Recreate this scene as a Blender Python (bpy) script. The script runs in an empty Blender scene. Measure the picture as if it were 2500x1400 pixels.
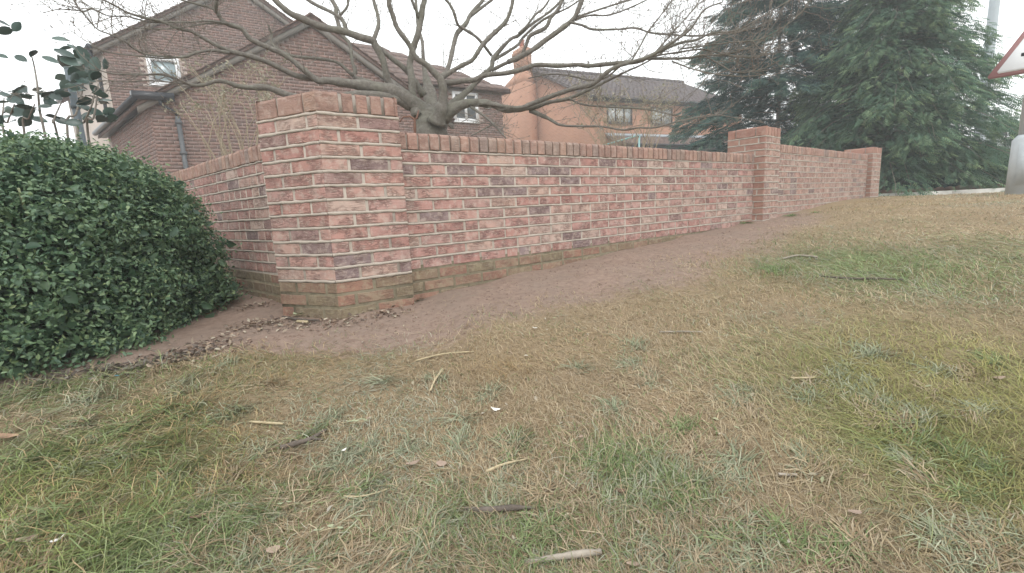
import bpy, math, random
import numpy as np
from mathutils import Vector, Matrix

random.seed(7)
RNG = np.random.default_rng(7)
R = math.radians
S = bpy.context.scene
COL = S.collection

# ------------------------------------------------------------------ camera, sky, sun, exposure
FPX, IW, IH = 1129.0, 2500.0, 1400.0
YAW, PIT, ROL = R(36.35), R(-9.64), R(-2.94)
CAMP = np.array([-.723, -2.63, .576])
FWD = np.array([math.cos(PIT) * math.sin(YAW), math.cos(PIT) * math.cos(YAW), math.sin(PIT)])
_r = np.array([math.cos(YAW), -math.sin(YAW), 0.])
_u = np.cross(_r, FWD)
RGT = _r * math.cos(ROL) + _u * math.sin(ROL)
UPV = -_r * math.sin(ROL) + _u * math.cos(ROL)
cam_d = bpy.data.cameras.new("camera")
cam = bpy.data.objects.new("camera", cam_d)
COL.objects.link(cam)
cam_d.sensor_fit = 'HORIZONTAL'
cam_d.sensor_width = 36.0
cam_d.lens = 36.0 * FPX / IW
cam_d.clip_start = .05
cam_d.clip_end = 800
M = Matrix.Identity(4)
for i in range(3):
    M[i][0], M[i][1], M[i][2], M[i][3] = RGT[i], UPV[i], -FWD[i], CAMP[i]
cam.matrix_world = M
S.camera = cam

SUN_EL, SUN_AZ = R(52), R(205)     # azimuth clockwise from +Y; overcast, brightest behind the camera's right shoulder
w = bpy.data.worlds.new("World")
S.world = w
w.use_nodes = True
nt = w.node_tree
nt.nodes.clear()
out = nt.nodes.new("ShaderNodeOutputWorld")
bg = nt.nodes.new("ShaderNodeBackground")
bg.inputs["Strength"].default_value = .1
sky = nt.nodes.new("ShaderNodeTexSky")
sky.sky_type = 'NISHITA'
sky.sun_disc = False
sky.sun_elevation = SUN_EL
sky.sun_rotation = SUN_AZ
sky.air_density, sky.dust_density, sky.ozone_density = 1, 4, 1
mixw = nt.nodes.new("ShaderNodeMixRGB")
mixw.inputs[0].default_value = .9
mixw.inputs[2].default_value = (14.6, 14.9, 15.0, 1)     # the closed white cloud sheet
nt.links.new(sky.outputs[0], mixw.inputs[1])
nt.links.new(mixw.outputs[0], bg.inputs[0])
nt.links.new(bg.outputs[0], out.inputs[0])

sl = bpy.data.lights.new("sun", 'SUN')
sl.energy = .9
sl.angle = R(25)
sl.color = (1, .97, .93)
so = bpy.data.objects.new("sun", sl)
COL.objects.link(so)
so.rotation_euler = (math.pi / 2 - SUN_EL, 0, math.pi - SUN_AZ)
sdir = Vector((math.sin(SUN_AZ) * math.cos(SUN_EL), math.cos(SUN_AZ) * math.cos(SUN_EL), math.sin(SUN_EL)))
so.rotation_euler = sdir.to_track_quat('Z', 'Y').to_euler()

S.view_settings.view_transform = 'Standard'
S.view_settings.look = 'None'
S.view_settings.gamma = 1
S.view_settings.use_curve_mapping = False
S.view_settings.exposure = .45
S.cycles.use_denoising = True
S.cycles.max_bounces = 6
S.cycles.diffuse_bounces = 3
S.cycles.glossy_bounces = 2
S.cycles.transparent_max_bounces = 4

# ------------------------------------------------------------------ helpers
def ray(x, y):
    return FWD + RGT * (x - IW / 2) / FPX - UPV * (y - IH / 2) / FPX

def at(x, y, d):                      # a picture direction and a forward distance give a place
    return CAMP + ray(x, y) * d

def sm(e0, e1, x):
    t = np.clip((x - e0) / (e1 - e0), 0, 1)
    return t * t * (3 - 2 * t)

def gz(x, y):
    x = np.asarray(x, float); y = np.asarray(y, float)
    z = np.interp(x, [-80, -3, 0, 1, 5, 8, 9.6, 11, 14, 40, 200], [-.4, -.11, .0, .065, .265, .415, .425, .385, .36, .45, .6])
    c = .1 * np.interp(x, [1, 6], [1, .0])
    yn = np.clip(y, -5, 0)
    z = z + c * yn + .04 * np.clip(y, 0, 3)
    d = np.hypot(x - CAMP[0], y - CAMP[1])
    f = np.clip(1.6 - d / 8, .15, 1)
    z = z + f * (.008 * np.sin(5.1 * x + 1.3) * np.sin(4.3 * y + .4) + .006 * np.sin(11 * x - 3 * y) + .004 * np.sin(17 * y + 9 * x))
    return z

def ground(x, y):                     # where the line of sight meets the ground
    v = ray(x, y)
    t = 1.0
    for _ in range(60):
        p = CAMP + v * t
        e = p[2] - float(gz(p[0], p[1]))
        t += e / max(.05, -v[2] + .12) * .7
        t = min(max(t, .3), 40)
    return CAMP + v * t

def mk(name, V, F, m=None, parent=None, smooth=False, attrs=None, kind=None, mats=None, mi=None):
    me = bpy.data.meshes.new(name)
    V = np.asarray(V, np.float32)
    if not isinstance(F, list):
        F = [F]
    F = [np.asarray(f, np.int32) for f in F if len(f)]
    me.vertices.add(len(V))
    me.vertices.foreach_set("co", V.ravel())
    loops = np.concatenate([f.ravel() for f in F])
    sizes = np.concatenate([np.full(len(f), f.shape[1], np.int32) for f in F])
    me.loops.add(len(loops))
    me.loops.foreach_set("vertex_index", loops)
    me.polygons.add(len(sizes))
    me.polygons.foreach_set("loop_start", np.concatenate([[0], np.cumsum(sizes)[:-1]]).astype(np.int32))
    if smooth:
        me.polygons.foreach_set("use_smooth", np.ones(len(sizes), bool))
    if m:
        me.materials.append(m)
    for mm in mats or []:
        me.materials.append(mm)
    if mi is not None:
        me.polygons.foreach_set("material_index", np.asarray(mi, np.int32))
    me.update(calc_edges=True)
    for k, a in (attrs or {}).items():
        a = np.asarray(a, np.float32)
        if a.ndim == 1:
            at_ = me.attributes.new(k, 'FLOAT', 'POINT'); at_.data.foreach_set("value", a)
        else:
            at_ = me.attributes.new(k, 'FLOAT_COLOR', 'POINT')
            at_.data.foreach_set("color", np.c_[a, np.ones(len(a))].astype(np.float32).ravel())
    o = bpy.data.objects.new(name, me)
    COL.objects.link(o)
    if parent:
        o.parent = parent
    if kind:
        o["kind"] = kind
    return o

def empty(name, loc=(0, 0, 0), rz=0):
    o = bpy.data.objects.new(name, None)
    COL.objects.link(o)
    o.location = loc
    o.rotation_euler = (0, 0, rz)
    o.empty_display_size = .1
    return o

def tag(o, label, cat, group=None):
    o["label"] = label
    o["category"] = cat
    if group:
        o["group"] = group
    return o

class MB:
    def __init__(s):
        s.V, s.T, s.Q, s.n, s.A = [], [], [], 0, []
    def add(s, V, T=None, Q=None, a=None):
        V = np.asarray(V, float)
        s.V.append(V)
        if T is not None and len(T): s.T.append(np.asarray(T, int) + s.n)
        if Q is not None and len(Q): s.Q.append(np.asarray(Q, int) + s.n)
        if a is not None: s.A.append(np.full(len(V), a) if np.ndim(a) == 0 else np.tile(a, (len(V), 1)))
        s.n += len(V)
        return s
    def box(s, x0, x1, y0, y1, z0, z1, a=None):
        V = [(x, y, z) for z in (z0, z1) for y in (y0, y1) for x in (x0, x1)]
        return s.add(V, Q=[(0, 2, 3, 1), (4, 5, 7, 6), (0, 1, 5, 4), (2, 6, 7, 3), (0, 4, 6, 2), (1, 3, 7, 5)], a=a)
    def obox(s, O, d, n, s0, s1, t0, t1, z0, z1, a=None):   # box in a frame: along d, towards n, up
        V = []
        for z in (z0, z1):
            for t in (t0, t1):
                for q in (s0, s1):
                    p = np.array(O, float) + np.array(d) * q + np.array(n) * t
                    V.append((p[0], p[1], z))
        return s.add(V, Q=[(0, 2, 3, 1), (4, 5, 7, 6), (0, 1, 5, 4), (2, 6, 7, 3), (0, 4, 6, 2), (1, 3, 7, 5)], a=a)
    def prism(s, bot, top, a=None):
        n = len(bot)
        V = np.r_[np.asarray(bot, float), np.asarray(top, float)]
        s.add(V, a=a)
        b = s.n - 2 * n
        s.Q.append(np.array([(i, (i + 1) % n, (i + 1) % n + n, i + n) for i in range(n)]) + b)
        s.T.append(np.array([(0, i + 1, i) for i in range(1, n - 1)] + [(n, n + i, n + i + 1) for i in range(1, n - 1)]) + b)
        return s
    def tube(s, P, rad, k=8, a=None, cap=True):
        V, Q, T = tube(P, rad, k, cap)
        return s.add(V, T, Q, a)
    def build(s, name, m=None, parent=None, smooth=False, attr=None, kind=None):
        V = np.concatenate(s.V)
        F = []
        if s.T: F.append(np.concatenate(s.T))
        if s.Q: F.append(np.concatenate(s.Q))
        return mk(name, V, F, m, parent, smooth, {attr: np.concatenate(s.A)} if attr else None, kind)

def tube(P, rad, k=8, cap=True):
    P = np.asarray(P, float)
    n = len(P)
    rad = np.broadcast_to(np.asarray(rad, float), (n,))
    T = np.gradient(P, axis=0)
    T /= np.linalg.norm(T, axis=1)[:, None] + 1e-12
    a = np.array([0, 0, 1.]) if abs(T[0][2]) < .9 else np.array([1., 0, 0])
    U = np.cross(T[0], a); U /= np.linalg.norm(U)
    ang = np.arange(k) * 2 * math.pi / k
    V = np.zeros((n, k, 3))
    for i in range(n):
        U = U - T[i] * (U @ T[i]); U /= np.linalg.norm(U) + 1e-12
        W = np.cross(T[i], U)
        V[i] = P[i] + rad[i] * (np.cos(ang)[:, None] * U + np.sin(ang)[:, None] * W)
    idx = np.arange(n * k).reshape(n, k)
    Q = np.stack([idx[:-1], np.roll(idx, -1, 1)[:-1], np.roll(idx, -1, 1)[1:], idx[1:]], -1).reshape(-1, 4)
    Tt = []
    if cap:
        for i in range(1, k - 1):
            Tt.append((idx[0, 0], idx[0, i + 1], idx[0, i])); Tt.append((idx[-1, 0], idx[-1, i], idx[-1, i + 1]))
    return V.reshape(-1, 3), Q, np.array(Tt, int).reshape(-1, 3)

def spline(P, per=4):
    P = np.asarray(P, float)
    if len(P) < 3:
        t = np.linspace(0, 1, per * 2 + 1)[:, None]
        return P[0] * (1 - t) + P[-1] * t
    Q = np.r_[[2 * P[0] - P[1]], P, [2 * P[-1] - P[-2]]]
    o = []
    for i in range(1, len(Q) - 2):
        for t in np.arange(per) / per:
            o.append(.5 * (2 * Q[i] + (Q[i + 1] - Q[i - 1]) * t + (2 * Q[i - 1] - 5 * Q[i] + 4 * Q[i + 1] - Q[i + 2]) * t * t
                           + (3 * Q[i] - 3 * Q[i + 1] + Q[i + 2] - Q[i - 1]) * t ** 3))
    o.append(P[-1])
    return np.array(o)

# ------------------------------------------------------------------ materials
class N:
    def __init__(s, name, rough=.9, spec=.2):
        s.m = bpy.data.materials.new(name)
        s.m.use_nodes = True
        s.t = s.m.node_tree
        s.b = s.t.nodes["Principled BSDF"]
        s.b.inputs["Roughness"].default_value = rough
        s.b.inputs["Specular IOR Level"].default_value = spec
    def n(s, ty, **k):
        o = s.t.nodes.new("ShaderNode" + ty)
        for a, v in k.items():
            if isinstance(a, str) and hasattr(o, a) and a not in ("inputs",):
                setattr(o, a, v)
        return o
    def set(s, o, **k):
        for a, v in k.items():
            o.inputs[a.replace("_", " ")].default_value = v
        return o
    def l(s, a, b):
        s.t.links.new(a, b)
    def coord(s, kind="Object", scale=(1, 1, 1), rand=0):
        c = s.n("TexCoord").outputs[kind]
        if rand:
            oi = s.n("ObjectInfo").outputs["Random"]
            mu = s.n("Math", operation='MULTIPLY'); mu.inputs[1].default_value = rand
            s.l(oi, mu.inputs[0])
            ad = s.n("VectorMath", operation='ADD'); s.l(c, ad.inputs[0]); s.l(mu.outputs[0], ad.inputs[1])
            c = ad.outputs[0]
        mp = s.n("Mapping"); mp.inputs["Scale"].default_value = scale
        s.l(c, mp.inputs[0])
        return mp.outputs[0]
    def noise(s, co, scale, detail=4, rough=.6, dist=0):
        o = s.n("TexNoise")
        s.set(o, Scale=scale, Detail=detail, Roughness=rough, Distortion=dist)
        if co is not None: s.l(co, o.inputs["Vector"])
        return o.outputs["Fac"]
    def ramp(s, fac, stops, interp='LINEAR'):
        o = s.n("ValToRGB")
        cr = o.color_ramp
        cr.interpolation = interp
        while len(cr.elements) < len(stops): cr.elements.new(.5)
        for e, (p, c) in zip(cr.elements, stops):
            e.position = p
            e.color = tuple(c) + (1,) if len(c) == 3 else c
        s.l(fac, o.inputs[0])
        return o.outputs[0]
    def step(s, fac, a, b):
        return s.ramp(fac, [(a, (0, 0, 0)), (b, (1, 1, 1))])
    def mix(s, fac, a, b, mode='MIX'):
        o = s.n("MixRGB", blend_type=mode)
        for i, v in ((0, fac), (1, a), (2, b)):
            if isinstance(v, (int, float)): o.inputs[i].default_value = v
            elif isinstance(v, tuple): o.inputs[i].default_value = v + (1,)
            else: s.l(v, o.inputs[i])
        return o.outputs[0]
    def color(s, c):
        if isinstance(c, tuple): s.b.inputs["Base Color"].default_value = c + (1,)
        else: s.l(c, s.b.inputs["Base Color"])
        return s
    def bump(s, h, strength=.4, dist=.005):
        o = s.n("Bump")
        s.set(o, Strength=strength, Distance=dist)
        s.l(h, o.inputs["Height"]); s.l(o.outputs[0], s.b.inputs["Normal"])
        return s
    def attr(s, name, out="Fac"):
        o = s.n("Attribute"); o.attribute_name = name
        return o.outputs[out]

def simple(name, col, rough=.8, var=.25, sc=8., bump=.2, spec=.2, bd=.003):
    m = N(name, rough, spec)
    co = m.coord("Object", rand=37)
    f = m.noise(co, sc, 5)
    d = tuple(c * (1 - var) for c in col); b = tuple(min(1, c * (1 + var)) for c in col)
    m.color(m.ramp(f, [(.3, d), (.7, b)]))
    if bump: m.bump(m.noise(co, sc * 6, 4), bump, bd)
    return m.m

def brick_mat(name, stops, sandy=(.49, .40, .345), sand_amt=.55, crease=1.0, mott=.35, bumpd=.007):
    m = N(name, .92, .15)
    oi = m.n("ObjectInfo").outputs["Random"]
    ad = m.n("Math", operation='ADD'); m.l(oi, ad.inputs[0]); m.l(m.attr("rnd"), ad.inputs[1])
    fr = m.n("Math", operation='FRACT'); m.l(ad.outputs[0], fr.inputs[0])
    base = m.ramp(fr.outputs[0], stops, 'CONSTANT')
    co = m.coord("Object", rand=91)
    c2 = m.coord("Object", (14, 14, 60), rand=53)
    big = m.noise(co, 13, 3, .6)
    fine = m.noise(co, 160, 4, .7)
    cre = m.noise(c2, 1.3, 3, .55, 1.2)
    # folds: thin dark lines where the crease noise crosses the middle
    ab = m.n("Math", operation='SUBTRACT'); m.l(cre, ab.inputs[0]); ab.inputs[1].default_value = .5
    ab2 = m.n("Math", operation='ABSOLUTE'); m.l(ab.outputs[0], ab2.inputs[0])
    fold = m.ramp(ab2.outputs[0], [(.0, (1, 1, 1)), (.035, (.8, .8, .8)), (.085, (0, 0, 0))])
    gate = m.step(m.noise(co, 11, 2), .42, .56)
    fold = m.mix(1.0, fold, gate, 'MULTIPLY')
    burn = m.noise(m.coord('Object', (7, 7, 11), rand=17), 1.0, 2)
    c = m.mix(m.step(big, .35, .7), m.mix(mott * .8, base, (.16, .085, .07)), base)
    c = m.mix(m.mix(1.0, m.step(burn, .50, .68), (.55 * min(1, crease),) * 3, 'MULTIPLY'), c, (.20, .135, .125))
    sand = m.mix(1.0, m.step(m.noise(co, 24, 4, .72), .49, .60), (sand_amt,) * 3, 'MULTIPLY')
    c = m.mix(sand, c, sandy)
    c = m.mix(m.mix(1.0, m.step(fine, .35, .75), (.35,) * 3, 'MULTIPLY'), c, m.mix(.5, base, (.62, .52, .45)))
    c = m.mix(m.mix(1.0, fold, (.6 * crease,) * 3, 'MULTIPLY'), c, (.13, .075, .065))
    m.color(c)
    h = m.mix(.55, fine, m.mix(1.0, cre, fold, 'SUBTRACT'))
    m.bump(h, .7, bumpd)
    return m.m

TONES = [(0, (0.453, 0.248, 0.212)), (.13, (0.488, 0.293, 0.253)), (.25, (0.413, 0.213, 0.185)), (.36, (0.502, 0.327, 0.277)), (.46, (0.242, 0.178, 0.179)),
         (.51, (0.464, 0.259, 0.229)), (.63, (0.529, 0.394, 0.337)), (.71, (0.466, 0.282, 0.251)), (.84, (0.319, 0.209, 0.196)), (.89, (0.503, 0.349, 0.290)), (.96, (0.254, 0.194, 0.198))]
TONES2 = [(0, (0.432, 0.259, 0.211)), (.2, (0.464, 0.302, 0.248)), (.4, (0.400, 0.254, 0.216)), (.6, (0.486, 0.346, 0.292)), (.78, (0.292, 0.216, 0.200)), (.84, (0.454, 0.313, 0.265)), (.95, (0.254, 0.194, 0.189))]
M_BRICK = brick_mat("facing_brick", TONES)
M_BRICK2 = brick_mat("pale_facing_brick", TONES2)
M_CAP = brick_mat("coping_brick", [(0, (0.376, 0.226, 0.182)), (.2, (0.338, 0.215, 0.175)), (.4, (0.396, 0.250, 0.198)), (.6, (0.322, 0.238, 0.198)), (.78, (0.406, 0.265, 0.203)), (.9, (0.283, 0.217, 0.191))],
                  sand_amt=.35, crease=.4)
M_OLD = brick_mat("weathered_brick", [(0, (.225, .165, .105)), (.3, (.27, .17, .115)), (.55, (.20, .165, .10)), (.8, (.30, .165, .115))], sandy=(.33, .29, .20), sand_amt=.5, crease=.4)
M_ORANGE = brick_mat("smooth_red_brick", [(0, (0.383, 0.207, 0.159)), (.4, (0.413, 0.242, 0.189)), (.75, (0.354, 0.192, 0.152))], sand_amt=.2, crease=.1)
M_HOUSE = brick_mat("house_brick", [(0, (0.189, 0.119, 0.101)), (.25, (0.220, 0.136, 0.114)), (.5, (0.176, 0.119, 0.106)), (.7, (0.229, 0.141, 0.119)), (.87, (0.154, 0.110, 0.101))], sandy=(.32, .24, .21), sand_amt=.3, crease=.25)

def mortar(name, col, dirt):
    m = N(name, .95, .1)
    co = m.coord("Object")
    f = m.noise(co, 18, 5, .7)
    m.color(m.ramp(f, [(.3, dirt), (.55, col), (.8, tuple(min(1, c * 1.1) for c in col))]))
    m.bump(m.noise(co, 190, 4, .7), .6, .004)
    return m.m
M_MORT = mortar("lime_mortar", (.44, .39, .335), (.36, .31, .265))
M_MORTC = mortar("coping_mortar", (.36, .32, .28), (.27, .24, .21))
M_MORTOLD = mortar("stained_mortar", (.20, .17, .12), (.11, .10, .065))
M_HMORT = mortar("house_mortar", (.40, .33, .29), (.31, .26, .23))

# ------------------------------------------------------------------ ground
def blob(x, y, c, r):
    return np.exp(-((x - c[0]) ** 2 + (y - c[1]) ** 2) / (2 * r * r))

def fnoise(x, y, s, seed=0):
    g = np.random.default_rng(seed)
    o = np.zeros_like(x)
    a = 1.
    for k in range(4):
        for _ in range(3):
            th = g.uniform(0, 6.28); ph = g.uniform(0, 6.28)
            f = s * 2 ** k * g.uniform(.7, 1.3)
            o = o + a * np.sin(f * (x * math.cos(th) + y * math.sin(th)) + ph + 1.7 * np.sin(f * .6 * (y * math.cos(th) - x * math.sin(th)) + ph))
        a *= .6
    return o / 5.

GREEN = [((60, 1150), .34, 1.0), ((330, 1120), .22, .9), ((280, 1350), .22, 1.0), ((220, 920), .25, .8), ((500, 930), .25, .5), ((1080, 1300), .14, .75), ((1560, 1150), .14, .8),
         ((1250, 1330), .14, .6), ((2120, 640), .55, 1.0), ((2350, 640), .8, .7), ((2230, 1080), .2, .9), ((2150, 900), .4, .55), ((2450, 950), .35, .6), ((1890, 655), .16, .7), ((0, 960), .2, .9),
         ((1500, 1390), .12, .5), ((2350, 1250), .2, .3)]
GREEN = [(ground(*p)[:2], r, a) for p, r, a in GREEN]

OLIVE = [(ground(*p)[:2], r) for p, r in [((2150, 930), .3), ((2330, 900), .4), ((2250, 1060), .25), ((2400, 1150), .25), ((2450, 1000), .3)]]

def green_mask(x, y):
    g = np.zeros_like(x)
    for c, r, a in GREEN:
        g = np.maximum(g, a * blob(x, y, c, r))
    return np.clip(g + .22 * fnoise(x, y, 3.2, 3), 0, 1)

def soil_mask(x, y):
    # bare reddish earth along the foot of the wall, narrower up the slope
    wdt = np.interp(x, [-3, -1.36, -.95, -.65, -.55, -.33, 0, .34, .9, 1.57, 2.56, 3.64, 5.5, 8], [-.4, -.15, -.03, .0, .08, .24, .42, .58, .58, .6, .6, .5, .3, .0])
    bl_ = np.interp(x, [-.7, .3, 3, 6], [.10, .34, .5, .4])
    n = fnoise(x, y, 2.6, 11) * bl_ * .6
    s = 1 - sm(wdt - bl_ * .7, wdt + bl_ * 1.5, -y + n)
    return s * (1 - sm(4.2, 8.0, x + n * 2))

def ground_mat():
    m = N("lawn_earth", .97, .05)
    co = m.coord("Object")
    soil = m.attr("soil"); gr = m.attr("green")
    n1 = m.noise(co, 2.2, 5); n2 = m.noise(co, 22, 6, .7); n3 = m.noise(co, 120, 5, .75)
    earth = m.ramp(n2, [(.25, (0.209, 0.149, 0.117)), (.5, (0.292, 0.213, 0.171)), (.75, (0.363, 0.275, 0.220))])
    earth = m.mix(m.step(n1, .4, .65), earth, m.mix(.5, earth, (.25, .20, .165)))
    earth = m.mix(m.mix(1.0, m.step(n3, .6, .72), (.55,) * 3, 'MULTIPLY'), earth, (.13, .085, .065))
    straw = m.ramp(n3, [(.3, (.15, .112, .066)), (.5, (.29, .222, .135)), (.72, (.40, .325, .215))])
    straw = m.mix(m.step(n1, .35, .7), straw, m.mix(.5, straw, (.30, .225, .16)))
    grass = m.ramp(n3, [(.3, (.065, .085, .034)), (.55, (.14, .165, .068)), (.75, (.22, .235, .115))])
    gsc = m.mix(1.0, gr, (.6, .6, .6), 'MULTIPLY')
    c = m.mix(gsc, straw, grass)
    ed = m.n("Math", operation='ADD'); m.l(soil, ed.inputs[0])
    nn = m.n("Math", operation='MULTIPLY_ADD'); m.l(n2, nn.inputs[0]); nn.inputs[1].default_value = 1.3; nn.inputs[2].default_value = -.62
    m.l(nn.outputs[0], ed.inputs[1])
    c = m.mix(m.step(ed.outputs[0], .3, .7), c, earth)
    m.color(c)
    m.bump(m.mix(.5, n2, n3), .9, .02)
    return m.m
M_GROUND = ground_mat()

def axis(parts):
    o = []
    for a, b, st in parts:
        o += list(np.arange(a, b, st))
    return np.array(o + [parts[-1][1]])
gx = axis([(-120, -20, 10), (-20, -4, 1), (-4, 4, .06), (4, 12, .12), (12, 30, .8), (30, 150, 10)])
gy = axis([(-60, -8, 4), (-8, -3, .3), (-3, 1.2, .06), (1.2, 6, .3), (6, 40, 2), (40, 200, 16)])
GX, GY = np.meshgrid(gx, gy)
x, y = GX.ravel(), GY.ravel()
idx = np.arange(len(x)).reshape(GX.shape)
Q = np.stack([idx[:-1, :-1], idx[:-1, 1:], idx[1:, 1:], idx[1:, :-1]], -1).reshape(-1, 4)
mk("lawn", np.c_[x, y, gz(x, y)], Q, M_GROUND, smooth=True, attrs={"soil": soil_mask(x, y), "green": green_mask(x, y)}, kind="structure")

# ------------------------------------------------------------------ brickwork
_bcache = {}
def brick_geo(wd, h, dep, seed, rnd=0.):
    g = np.random.default_rng(seed)
    c = .0035
    xs = np.array([-wd / 2 + c, -wd / 6, wd / 6, wd / 2 - c])
    V, Q = [], []
    j = lambda s: g.uniform(-s, s)
    ft = [(x + j(.0015), -abs(j(.0016)), h / 2 - c + j(.0012)) for x in xs]
    fb = [(x + j(.0015), -abs(j(.0016)), -h / 2 + c + j(.0012)) for x in xs]
    xo = np.array([-wd / 2, -wd / 6, wd / 6, wd / 2])
    rt = [(x, c + rnd, h / 2 + j(.001)) for x in xo]
    rb = [(x, c, -h / 2 + j(.001)) for x in xo]
    if rnd:
        ft = [(p[0], p[1], p[2] - rnd) for p in ft]
        md = [(p[0], c * .3 + rnd * .29, h / 2 - rnd * .29) for p in rt]
    bt = [(x, dep, h / 2) for x in xo]
    bb = [(x, dep, -h / 2) for x in xo]
    V = ft + fb + rt + rb + bt + bb
    FT, FB, RT, RB, BT, BB = 0, 4, 8, 12, 16, 20
    for i in range(3):
        Q.append((FB + i, FB + i + 1, FT + i + 1, FT + i))
        Q.append((RB + i, RB + i + 1, FB + i + 1, FB + i))
        Q.append((RT + i, BT + i, BT + i + 1, RT + i + 1)[::-1])
        Q.append((RB + i, BB + i, BB + i + 1, RB + i + 1))
        if not rnd:
            Q.append((FT + i, FT + i + 1, RT + i + 1, RT + i))
    T = []
    if rnd:
        m0 = len(V); V += md
        for i in range(3):
            Q.append((FT + i, FT + i + 1, m0 + i + 1, m0 + i)); Q.append((m0 + i, m0 + i + 1, RT + i + 1, RT + i))
        T += [(FT, m0, RB), (m0, RT, RB), (FT, RB, FB), (FT + 3, RB + 3, m0 + 3), (m0 + 3, RB + 3, RT + 3), (FT + 3, FB + 3, RB + 3)]
    else:
        Q += [(RB, FB, FT, RT), (FB + 3, RB + 3, RT + 3, FT + 3)]
    Q += [(RB, RT, BT, BB), (RB + 3, BB + 3, BT + 3, RT + 3)]
    return np.array(V), np.array(Q), np.array(T, int).reshape(-1, 3)

def brick_mesh(wd, h, dep, m, rnd=0., name="brick"):
    key = (round(wd, 3), round(h, 3), round(dep, 3), m.name, rnd, random.randrange(4))
    if key not in _bcache:
        V, Qd, T = brick_geo(wd, h, dep, hash(key[:3]) % 1000 + key[5] * 17, rnd)
        me = bpy.data.meshes.new(name)
        me.from_pydata([tuple(v) for v in V], [], [tuple(q) for q in Qd] + [tuple(t) for t in T])
        me.materials.append(m)
        _bcache[key] = me
    return _bcache[key]

def put_brick(parent, P, ang, wd, h, dep, m, rnd=0., name="brick", tilt=True):
    o = bpy.data.objects.new(name, brick_mesh(wd, h, dep, m, rnd, name))
    COL.objects.link(o)
    o.parent = parent
    o.location = P
    t = .012 if tilt else 0
    o.rotation_euler = (random.uniform(-t, t), random.uniform(-t, t) * .5, ang + random.uniform(-t, t) * .5)
    return o

def joints(mb, A, d, n, L, zs, hh=.0055, proud=.0015, tone=None):
    """bed joints: slightly uneven struck ribbons of mortar along a face"""
    A = np.array(A, float); d = np.array(d, float); n = np.array(n, float)
    for z in zs:
        k = max(3, int(L / .035))
        s = np.linspace(0, L, k + 1)
        t = hh + RNG.uniform(-.0032, .0032, k + 1); b = hh + RNG.uniform(-.0032, .0032, k + 1)
        pr = proud + RNG.uniform(-.0015, .0015, k + 1)
        V = np.zeros((k + 1, 4, 3))
        for q, (zz, pp) in enumerate([(-b, -.004 + 0 * s), (-b * .9, pr + .001), (t * .9, pr - .0015), (t, -.006 + 0 * s)]):
            V[:, q] = A + d * s[:, None] + n * pp[:, None]
            V[:, q, 2] = z + zz
        i = np.arange((k + 1) * 4).reshape(k + 1, 4)
        Qd = np.concatenate([np.stack([i[:-1, q], i[1:, q], i[1:, q + 1], i[:-1, q + 1]], -1) for q in range(3)])
        mb.add(V.reshape(-1, 3), Q=Qd)

def course(L, k, rng, hdr=.18):
    """brick lengths of one course"""
    o = []
    s = 0 if k % 2 == 0 else -.1125 + .0
    first = .1025 if k % 2 else .215
    q = 0.
    wd = first
    while q < L - .02:
        wd = min(wd, L - q)
        if L - (q + wd) < .045: wd = L - q
        o.append((q, q + wd))
        q += wd + .010
        wd = .1025 if rng.random() < hdr else .215
    return o

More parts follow.
